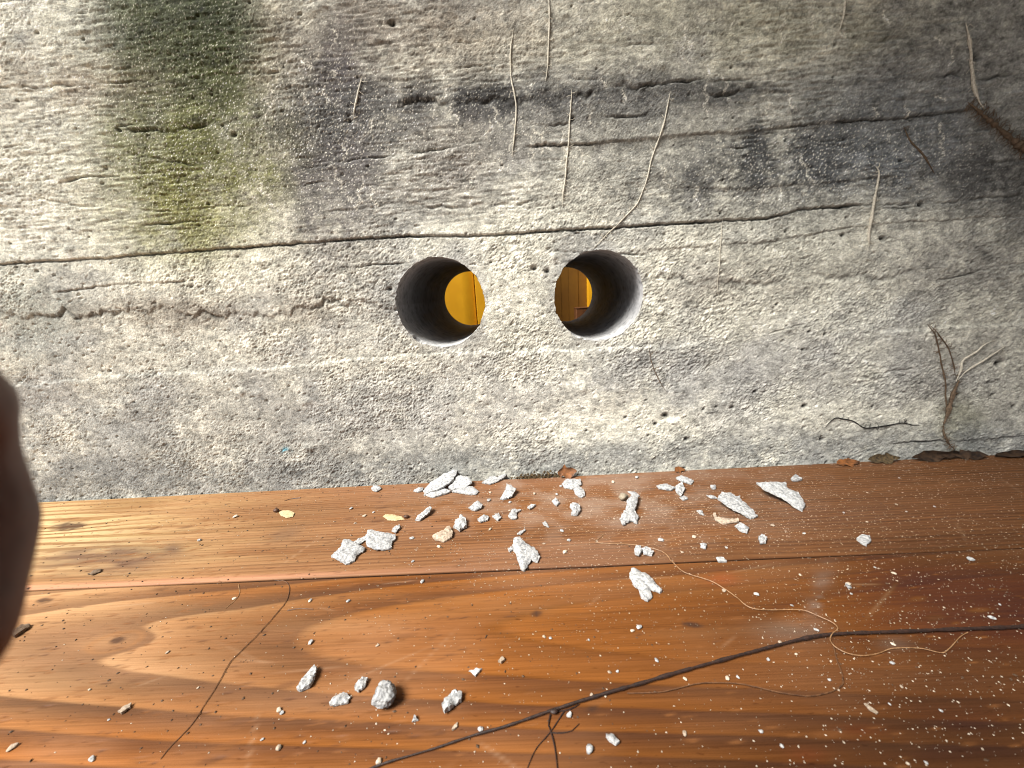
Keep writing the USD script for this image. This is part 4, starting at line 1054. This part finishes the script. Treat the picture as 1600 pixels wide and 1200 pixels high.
def lump(px, py, rpx, seed, mat_, label, cat, name, group=None, flat=0.75, sub=2, stretch=1.0):
    c = on_wood(px, py)
    scale = np.linalg.norm(at(px + 1, py, z=0) - at(px, py, z=0))
    r = rpx * scale
    g = np.random.default_rng(seed)
    s = trimesh.creation.icosphere(sub)
    v = s.vertices
    k = 1 + n3(v[:, 0] * 1.3, v[:, 1] * 1.3, v[:, 2] * 1.3 + seed, seed, 2) * 0.75
    for _ in range(5):
        d = g.normal(size=3); d /= np.linalg.norm(d)
        lim = g.uniform(0.62, 0.9)
        h = (v * k[:, None]) @ d
        k = np.where(h > lim, k * lim / np.maximum(h, 1e-6), k)
    v = v * k[:, None] * np.array([stretch, 1, flat])
    if sub > 2:
        v = v * (1 + n3(v[:, 0] / 0.34, v[:, 1] / 0.34, v[:, 2] / 0.34, seed + 3, 3) * 0.42 + n3(v[:, 0] / 0.12, v[:, 1] / 0.12, v[:, 2] / 0.12, seed + 4, 1) * 0.12)[:, None]
    a = g.uniform(0, math.pi); ca, sa = math.cos(a), math.sin(a)
    v = np.stack([v[:, 0] * ca - v[:, 1] * sa, v[:, 0] * sa + v[:, 1] * ca, v[:, 2]], 1) * r
    v[:, 2] -= v[:, 2].min()
    return obj(name, (v + c - np.array([0, 0, r * 0.06]), s.faces), mat_, smooth=28, label=label, cat=cat, group=group)


lump(604, 1098, 18, 401, 'stone_grey', 'dark grey speckled stone, largest at the front of the bench', 'stone', 'stone', sub=4, flat=0.75)
lump(974, 781, 7, 402, 'pebble_brown', 'small round brown pebble behind the tooth-shaped flake', 'pebble', 'pebble', flat=0.85)
crumbs = [(660, 909, 5), (484, 940, 4), (544, 940, 4.5), (766, 827, 4), (764, 782, 5), (766, 770, 3.5), (797, 785, 4), (796, 858, 4), (644, 842, 5), (686, 855, 4.5), (645, 878, 3.5), (796, 798, 3),
          (549, 795, 4), (569, 807, 4.5), (584, 801, 3), (555, 818, 3), (876, 760, 4), (958, 754, 5), (995, 747, 5), (960, 811, 3), (878, 830, 5), (882, 863, 6), (889, 845, 5), (850, 850, 3),
          (1033, 845, 7), (1085, 840, 5), (1098, 853, 6), (1066, 864, 4), (1094, 801, 6), (1084, 840, 5), (1135, 857, 5), (1207, 822, 6), (1256, 834, 5), (1250, 899, 4), (1367, 887, 4), (1372, 889, 3.5),
          (1330, 929, 4), (1396, 897, 6), (1182, 930, 7), (1131, 924, 6), (1516, 875, 9), (436, 1111, 6), (441, 1115, 5), (436, 1170, 7), (486, 1005, 6), (592, 1192, 7), (751, 1140, 6), (590, 1009, 4),
          (999, 981, 7), (988, 986, 5), (890, 1119, 7), (924, 1087, 5), (921, 1172, 10), (1136, 1060, 7), (1153, 1058, 5), (1070, 1147, 6), (1189, 1143, 6), (1071, 1062, 5), (1026, 1033, 5), (952, 1051, 4),
          (965, 1050, 4), (1325, 914, 8), (1549, 966, 8), (1219, 1005, 6), (1275, 985, 6), (1395, 1007, 6), (1222, 1166, 6), (1409, 1073, 5), (1394, 1036, 6), (368, 808, 5), (312, 845, 5), (262, 1020, 4),
          (485, 939, 4), (366, 936, 4), (144, 1187, 7), (19, 1169, 8), (476, 1160, 4), (140, 1078, 3), (170, 1125, 3), (310, 1075, 3), (410, 1156, 4), (488, 1065, 4), (870, 773, 4), (835, 772, 4), (920, 1000, 3),
          (946, 1088, 4), (1296, 1062, 5), (1310, 1078, 4), (1237, 947, 4), (1244, 1022, 4), (1470, 1110, 5), (1535, 1170, 4), (1447, 1192, 5), (1418, 1193, 5), (1390, 1100, 4), (1475, 950, 4), (1562, 945, 4),
          (1298, 1033, 4), (1200, 1031, 6), (850, 995, 4), (860, 997, 4), (1340, 845, 3), (1460, 792, 4), (1410, 770, 3), (1405, 747, 3), (1355, 770, 3), (1318, 802, 4), (1400, 789, 5), (1416, 800, 4), (1355, 816, 4)]
mats_ = ['chip_white', 'dust_pale', 'chip_white', 'chip_tan']
LAND = [('the broken pale flake', 565, 860), ('the flake heap at the wall', 700, 760), ('the brownish flake', 693, 835), ('the large triangular flake', 822, 868), ('the knobbly white lump', 898, 793),
        ('the tooth-shaped brown-stained flake', 984, 798), ('the notched lone flake on the second plank', 1007, 914), ('the grey ball-like crumb', 997, 861), ('the long notched flake', 1150, 793),
        ('the rightmost large flake', 1220, 780), ('the heart-shaped flake', 1350, 844), ('the dark speckled stone', 604, 1098), ('the two-tone flake', 706, 1095), ('the upright pointed flake', 480, 1058),
        ('the forked twig knot', 866, 1116), ('the fibre loop', 1303, 1000), ('the cream winged seed', 445, 802), ('the bark piece at the left', 30, 985), ('the pink-grey sliver', 193, 1106), ('the yellow winged seed', 615, 808),
        ('the far right end of the twig', 1560, 985), ('the lower right corner', 1560, 1160), ('the thin splinter at the lower right', 1362, 1106), ('the knot in the second plank', 182, 1003)]
crumb_names, seen = [], {}
for px, py, r in crumbs:
    ln, lx, ly = min(LAND, key=lambda q: (q[1] - px) ** 2 + (1.5 * (q[2] - py)) ** 2)
    way = ['right of', 'below and right of', 'below', 'below and left of', 'left of', 'above and left of', 'above', 'above and right of'][int(round(math.atan2(py - ly, px - lx) / (math.pi / 4))) % 8]
    crumb_names.append((ln, way, math.hypot(px - lx, py - ly)))
rank = [sum(o[:2] == c[:2] and (o[2], j) < (c[2], i) for j, o in enumerate(crumb_names)) for i, c in enumerate(crumb_names)]
total = [sum(o[:2] == c[:2] for o in crumb_names) for c in crumb_names]
ORD = ['nearest', 'second nearest', 'third nearest', 'fourth nearest', 'fifth nearest', 'sixth nearest', 'seventh nearest', 'eighth nearest', 'ninth nearest', 'tenth nearest']
TONE = {'chip_white': 'whitish', 'dust_pale': 'cream', 'chip_tan': 'tan'}
for k, (px, py, r) in enumerate(crumbs):
    lump(px, py, r * (0.56 if px < 1100 else 0.45), 500 + k, mats_[k % 4], f"tiny {TONE[mats_[k % 4]]} crumb {'' if total[k] == 1 else ORD[min(rank[k], 9)] + ' '}{crumb_names[k][1]} {crumb_names[k][0]}", 'crumb', 'concrete_crumb', 'small crumbs scattered over the bench', flat=0.6, sub=1 if r < 6 else 2, stretch=1.35)

# a fallen dark bark piece at the left, needles and winged seeds
flake('dark grey strip of bark at the left edge of the second plank', (0, 740), 2.609, [(42, 652), (62, 630), (85, 616), (122, 612), (118, 624), (90, 640), (60, 662)], 3.0, (0, 0), 62, 'stem_brown', cat='bark', name='bark_piece')
flake('small dark curled bark scrap by the joint at the left', (0, 740), 2.609, [(355, 408), (385, 392), (412, 386), (408, 398), (380, 410)], 2.0, (0, 0), 63, 'stem_brown', cat='bark', name='bark_piece')


def winged_seed(label, wing, nut, r, seed):
    c = on_wood(*nut)
    t_ = thing('winged_seed', label, 'seed', c)
    m, _ = flake_mesh(wing, 0.0009, (0, 0), seed, lift=0.0005)
    obj('wing', m, 'seed_wing', t_, smooth=30)
    s = trimesh.creation.icosphere(2, r); s.vertices *= [1.25, 0.9, 0.8]; s.apply_translation(c + [0, 0, r * 0.75])
    obj('nut', s, 'seed_dark', t_, smooth=True)


winged_seed('yellow winged seed with red-brown nut above the broken flake', [(598, 806), (602, 803), (612, 803), (628, 807), (632, 811), (620, 813), (605, 812)], (635, 809), 0.0026, 70)
winged_seed('cream winged seed with a dark nut on the left of the upper plank', [(436, 800), (442, 797), (452, 797), (460, 801), (458, 807), (448, 809), (438, 805)], (432, 800), 0.0030, 71)

# ------------------------------------------------------------------ fallen twig and fibres on the bench
def wood_path(pts, r, step=0.003, lift=None):
    w = np.array([at(px, py, z=0.0) for px, py in pts])
    s = spline(w, step)
    s[:, 2] = np.array([top_z(a, b) for a, b in s[:, :2]]) + r * 0.9
    if lift is not None:
        u = np.linspace(0, 1, len(s)); s[:, 2] += np.interp(u, np.linspace(0, 1, len(lift)), lift)
    return s


tw = thing('fallen_twig', 'long dark fallen twig running across the front right of the bench', 'twig', on_wood(1050, 1057))
p = wood_path([(560, 1212), (600, 1196), (680, 1172), (737, 1153), (800, 1135), (855, 1116), (907, 1099), (950, 1086), (1000, 1072), (1050, 1057), (1125, 1036), (1200, 1016), (1262, 1001), (1312, 995), (1400, 992), (1500, 987), (1600, 983), (1700, 976), (1800, 968)], 0.0016,
              lift=[0, 0, 0.0003, 0.0008, 0.001, 0.0012, 0.0015, 0.001, 0.0012, 0.002])
obj('twig_stem', tube(p, np.interp(np.linspace(0, 1, len(p)), [0, .2, .4, .75, 1], [0.0005, 0.0008, 0.0010, 0.0011, 0.0013]) * (1 + n3(np.arange(len(p)) / 2.5, 1, 1, 5, 2) * 0.7), 8, 0.2, 1), 'twig_dark', tw)
for k, (pts, r0, r1) in enumerate([([(860, 1118), (857, 1135), (861, 1146), (867, 1170), (871, 1204)], 0.0008, 0.0004), ([(882, 1112), (860, 1145), (837, 1172), (822, 1206)], 0.0006, 0.0003),
                                   ([(861, 1146), (875, 1147), (892, 1144), (899, 1138), (905, 1132)], 0.0006, 0.0003), ([(872, 1113), (890, 1110), (905, 1102)], 0.0007, 0.0005)]):
    p = wood_path(pts, r0)
    obj('side_root', tube(p, 0.62 * np.linspace(r0, r1, len(p)), 5, 0.2, k), 'twig_dark', tw)
lp = trimesh.creation.icosphere(3, 0.0019); lp.vertices *= (1 + 0.5 * n3(lp.vertices[:, 0] / 0.003, lp.vertices[:, 1] / 0.003, lp.vertices[:, 2] / 0.003, 5, 2))[:, None] * np.array([1.3, 0.8, 0.6])
c = on_wood(866, 1116); lp.apply_translation(c + [0, 0, 0.0022])
obj('root_knot', lp, 'twig_dark', tw)


def fibre(label, pts, r0, r1, mat_, seed, lift=None, name='root_fibre'):
    p = wood_path(pts, r0, 0.0022, lift)
    return obj(name, tube(p, np.linspace(r0, r1, len(p)), 5, 0.15, seed), mat_, label=label, cat='fibre')


fibre('long pale root fibre winding from the upper plank to a loop at the twig', [(943, 835), (937, 841), (930, 848), (952, 851), (980, 852), (1006, 855), (1030, 862), (1040, 868), (1050, 880), (1064, 894), (1080, 901), (1110, 910), (1130, 921), (1150, 935), (1170, 951), (1200, 956), (1250, 959), (1275, 969), (1300, 980), (1308, 989), (1300, 996), (1296, 1006), (1305, 1017), (1325, 1026), (1350, 1028), (1375, 1022), (1395, 1015), (1437, 1015), (1470, 1022), (1482, 1016), (1500, 997), (1512, 990)],
      0.00036, 0.00024, 'fibre_tan', 1, lift=[0, 0.001, 0.0005, 0.002, 0.001, 0.001, 0.004, 0.003, 0.001, 0.001, 0.001])
fibre('thin brown fibre hanging in a hook below the twig on the right', [(1301, 1007), (1307, 1032), (1314, 1050), (1317, 1068), (1307, 1078), (1287, 1085), (1262, 1089), (1225, 1085), (1200, 1080), (1175, 1074), (1150, 1070), (1112, 1069), (1087, 1071), (1050, 1080), (1025, 1084), (980, 1085)],
      0.00042, 0.0003, 'fibre_dark', 2, lift=[0.001, 0.0005, 0.001, 0.001, 0.0005])
q_ = lambda L: [(x * 0.3833, 740 + y * 0.3833) for x, y in L]
fibre('long thin brown fibre curving down the left half of the second plank', q_([(1120, 435), (1150, 436), (1170, 445), (1180, 470), (1168, 520), (1130, 570), (1060, 650), (990, 720), (940, 770), (905, 830), (870, 890), (830, 950), (800, 1000), (755, 1055), (700, 1110), (655, 1165)]), 0.0003, 0.00025, 'fibre_dark', 3, lift=[0, 0.0003, 0.0004, 0.0003, 0])
fibre('short hair-thin fibre left of the long one on the second plank', q_([(972, 452), (976, 490), (955, 520), (920, 550)]), 0.0003, 0.0002, 'fibre_tan', 4)
fibre('short straight dark needle on the left of the second plank', q_([(1172, 560), (1215, 553), (1276, 554)]), 0.0005, 0.0003, 'fibre_dark', 5, name='needle')
fibre('tiny dark seed stalk near the wall on the left', q_([(1160, 112), (1190, 104), (1225, 100)]), 0.0004, 0.0009, 'seed_dark', 6, name='seed_stalk')

# ------------------------------------------------------------------ dust and grit, too many to count
def specks(n, seed, density, rmin, rmax, pw):
    g = np.random.default_rng(seed)
    out_v, out_f = [], []
    o = np.array([[1, 0, 0], [-1, 0, 0], [0, 1, 0], [0, -1, 0], [0, 0, 1], [0, 0, -1]], float)
    of = np.array([[0, 2, 4], [2, 1, 4], [1, 3, 4], [3, 0, 4], [2, 0, 5], [1, 2, 5], [3, 1, 5], [0, 3, 5]])
    pts = []
    while len(pts) < n:
        c = np.stack([g.uniform(-0.72, 0.70, 20000), g.uniform(-0.365, -0.006, 20000)], 1)
        px, py = pixel(np.c_[c, np.zeros(len(c))])
        ok = g.random(len(c)) < density(px, py, c)
        pts.extend(c[ok].tolist())
    pts = np.array(pts[:n])
    r = rmin + (rmax - rmin) * g.random(n) ** pw
    z = np.where(pts[:, 1] > SEAM1, _surf[0](pts[:, ::-1]), _surf[1](pts[:, ::-1]))
    ang = g.uniform(0, 6.28, n)
    sc = g.uniform(0.6, 1.5, (n, 6, 1)) * o[None] * np.array([1.2, 0.9, 0.6])
    x = sc[..., 0] * np.cos(ang)[:, None] - sc[..., 1] * np.sin(ang)[:, None]
    y = sc[..., 0] * np.sin(ang)[:, None] + sc[..., 1] * np.cos(ang)[:, None]
    v = np.stack([x, y, sc[..., 2]], -1) * r[:, None, None] + np.c_[pts, z + r * 0.4][:, None]
    return v.reshape(-1, 3), (of[None] + np.arange(n)[:, None, None] * 6).reshape(-1, 3)


def pale_density(px, py, c):
    cl = n3(c[:, 0] / 0.05, c[:, 1] / 0.03, 0, 95, 2) * 2 + 1
    d = 0.10 + 0.9 * np.exp(-((px - 960) / 190) ** 2 - ((py - 795) / 65) ** 2) + 0.42 * np.exp(-((px - 1120) / 330) ** 2 - ((py - 900) / 150) ** 2) + 0.25 * np.clip((px - 1050) / 400, 0, 1)
    d *= np.clip((px - 100) / 500, 0.12, 1)
    return np.clip(d * cl + 0.9 * np.exp((c[:, 1] + 0.004) / 0.004), 0, 1)


obj('concrete_dust', specks(20000, 11, pale_density, 0.00014, 0.00058, 3.4), 'dust_pale', smooth=False, kind='stuff', label='pale concrete dust and grains scattered over the planks', cat='dust')
obj('dark_grit', specks(1700, 12, lambda px, py, c: np.clip(0.25 + 0.6 * np.exp(-((px - 350) / 400) ** 2) + 3 * np.exp((c[:, 1] + 0.004) / 0.003), 0, 1), 0.0003, 0.0010, 2.5), 'dust_dark', smooth=False, kind='stuff', label='fine dark grit scattered over the planks', cat='grit')

# ------------------------------------------------------------------ the hand that holds the camera phone
import manifold3d as m3


def chain(pts, rad, n=18):
    """Hulls of spheres along a chain of joints, as Manifolds."""
    out = []
    for a, b, ra, rb in zip(pts[:-1], pts[1:], rad[:-1], rad[1:]):
        s = m3.Manifold.batch_hull([m3.Manifold.sphere(ra, n).translate(list(map(float, a))), m3.Manifold.sphere(rb, n).translate(list(map(float, b)))])
        out.append(s)
    return out


def cs(x, y, z):
    """Camera space (right, up, forward, in metres) to world."""
    return EYE + RIGHT * x + UP * y + FWD * z


def npx(px, py, d):
    return near(px, py, d)


idx = [cs(-0.112, -0.066, 0.012), npx(-150, 1010, 0.046), npx(-86, 830, 0.052), npx(-119, 712, 0.0505), npx(-104, 638, 0.049), npx(-180, 565, 0.043)]
mid = [cs(-0.114, -0.064, 0.004), cs(-0.086, -0.060, 0.036), cs(-0.066, -0.050, 0.024), cs(-0.052, -0.046, 0.012)]
ring_ = [cs(-0.112, -0.078, -0.003), cs(-0.086, -0.078, 0.026), cs(-0.066, -0.070, 0.016), cs(-0.054, -0.066, 0.008)]
pinky = [cs(-0.106, -0.092, -0.010), cs(-0.086, -0.094, 0.012), cs(-0.070, -0.090, 0.008), cs(-0.060, -0.086, 0.006)]
thumb = [cs(-0.118, -0.070, -0.030), cs(-0.098, -0.042, -0.040), cs(-0.074, -0.030, -0.034), cs(-0.050, -0.026, -0.026)]
wrist, fore = cs(-0.150, -0.135, -0.050), cs(-0.20, -0.26, -0.16)
parts = chain(idx, [0.0105, 0.0088, 0.0085, 0.0079, 0.0071, 0.0060]) + chain(mid, [0.0105, 0.0088, 0.0075, 0.0065]) + chain(ring_, [0.010, 0.0085, 0.0072, 0.0062]) + chain(pinky, [0.0092, 0.0074, 0.0062, 0.0055]) + chain(thumb, [0.014, 0.0115, 0.0098, 0.0078])
palm = [(idx[0], .012), (mid[0], .012), (ring_[0], .0115), (pinky[0], .0105), (thumb[0], .015), (wrist, .024)]
parts.append(m3.Manifold.batch_hull([m3.Manifold.sphere(r, 18).translate(list(map(float, c))) for c, r in palm]))
parts += chain([wrist, fore], [0.026, 0.036])
hand = m3.Manifold.batch_boolean(parts, m3.OpType.Add).refine_to_length(0.003).to_mesh()
hm = trimesh.Trimesh(hand.vert_properties[:, :3], hand.tri_verts)
trimesh.smoothing.filter_taubin(hm, iterations=12)
person = thing('person', 'dark blurred knuckle of the hand holding the camera at the left edge', 'person', wrist)
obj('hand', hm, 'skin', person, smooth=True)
sl = tube(np.array([fore + (wrist - fore) * 0.25, fore + (wrist - fore) * 0.1, fore, fore + (fore - wrist) * 1.2]), [0.041, 0.044, 0.046, 0.056], 24, 0.02, 3)
obj('sleeve', sl, 'sleeve_cloth', person, smooth=True)
ph = thing('phone', 'black phone held in landscape behind the lens by the left hand', 'phone', EYE)
pm = []
for x, y in ((-0.050, 0.020), (0.098, 0.020), (0.098, -0.052), (-0.050, -0.052)):
    for z in (-0.0045, -0.0120):
        pm.append(m3.Manifold.sphere(0.0035, 16).translate(list(map(float, cs(x, y, z)))))
pmesh = m3.Manifold.batch_hull(pm).to_mesh()
obj('phone_body', trimesh.Trimesh(pmesh.vert_properties[:, :3], pmesh.tri_verts), 'phone_black', ph, smooth=40)
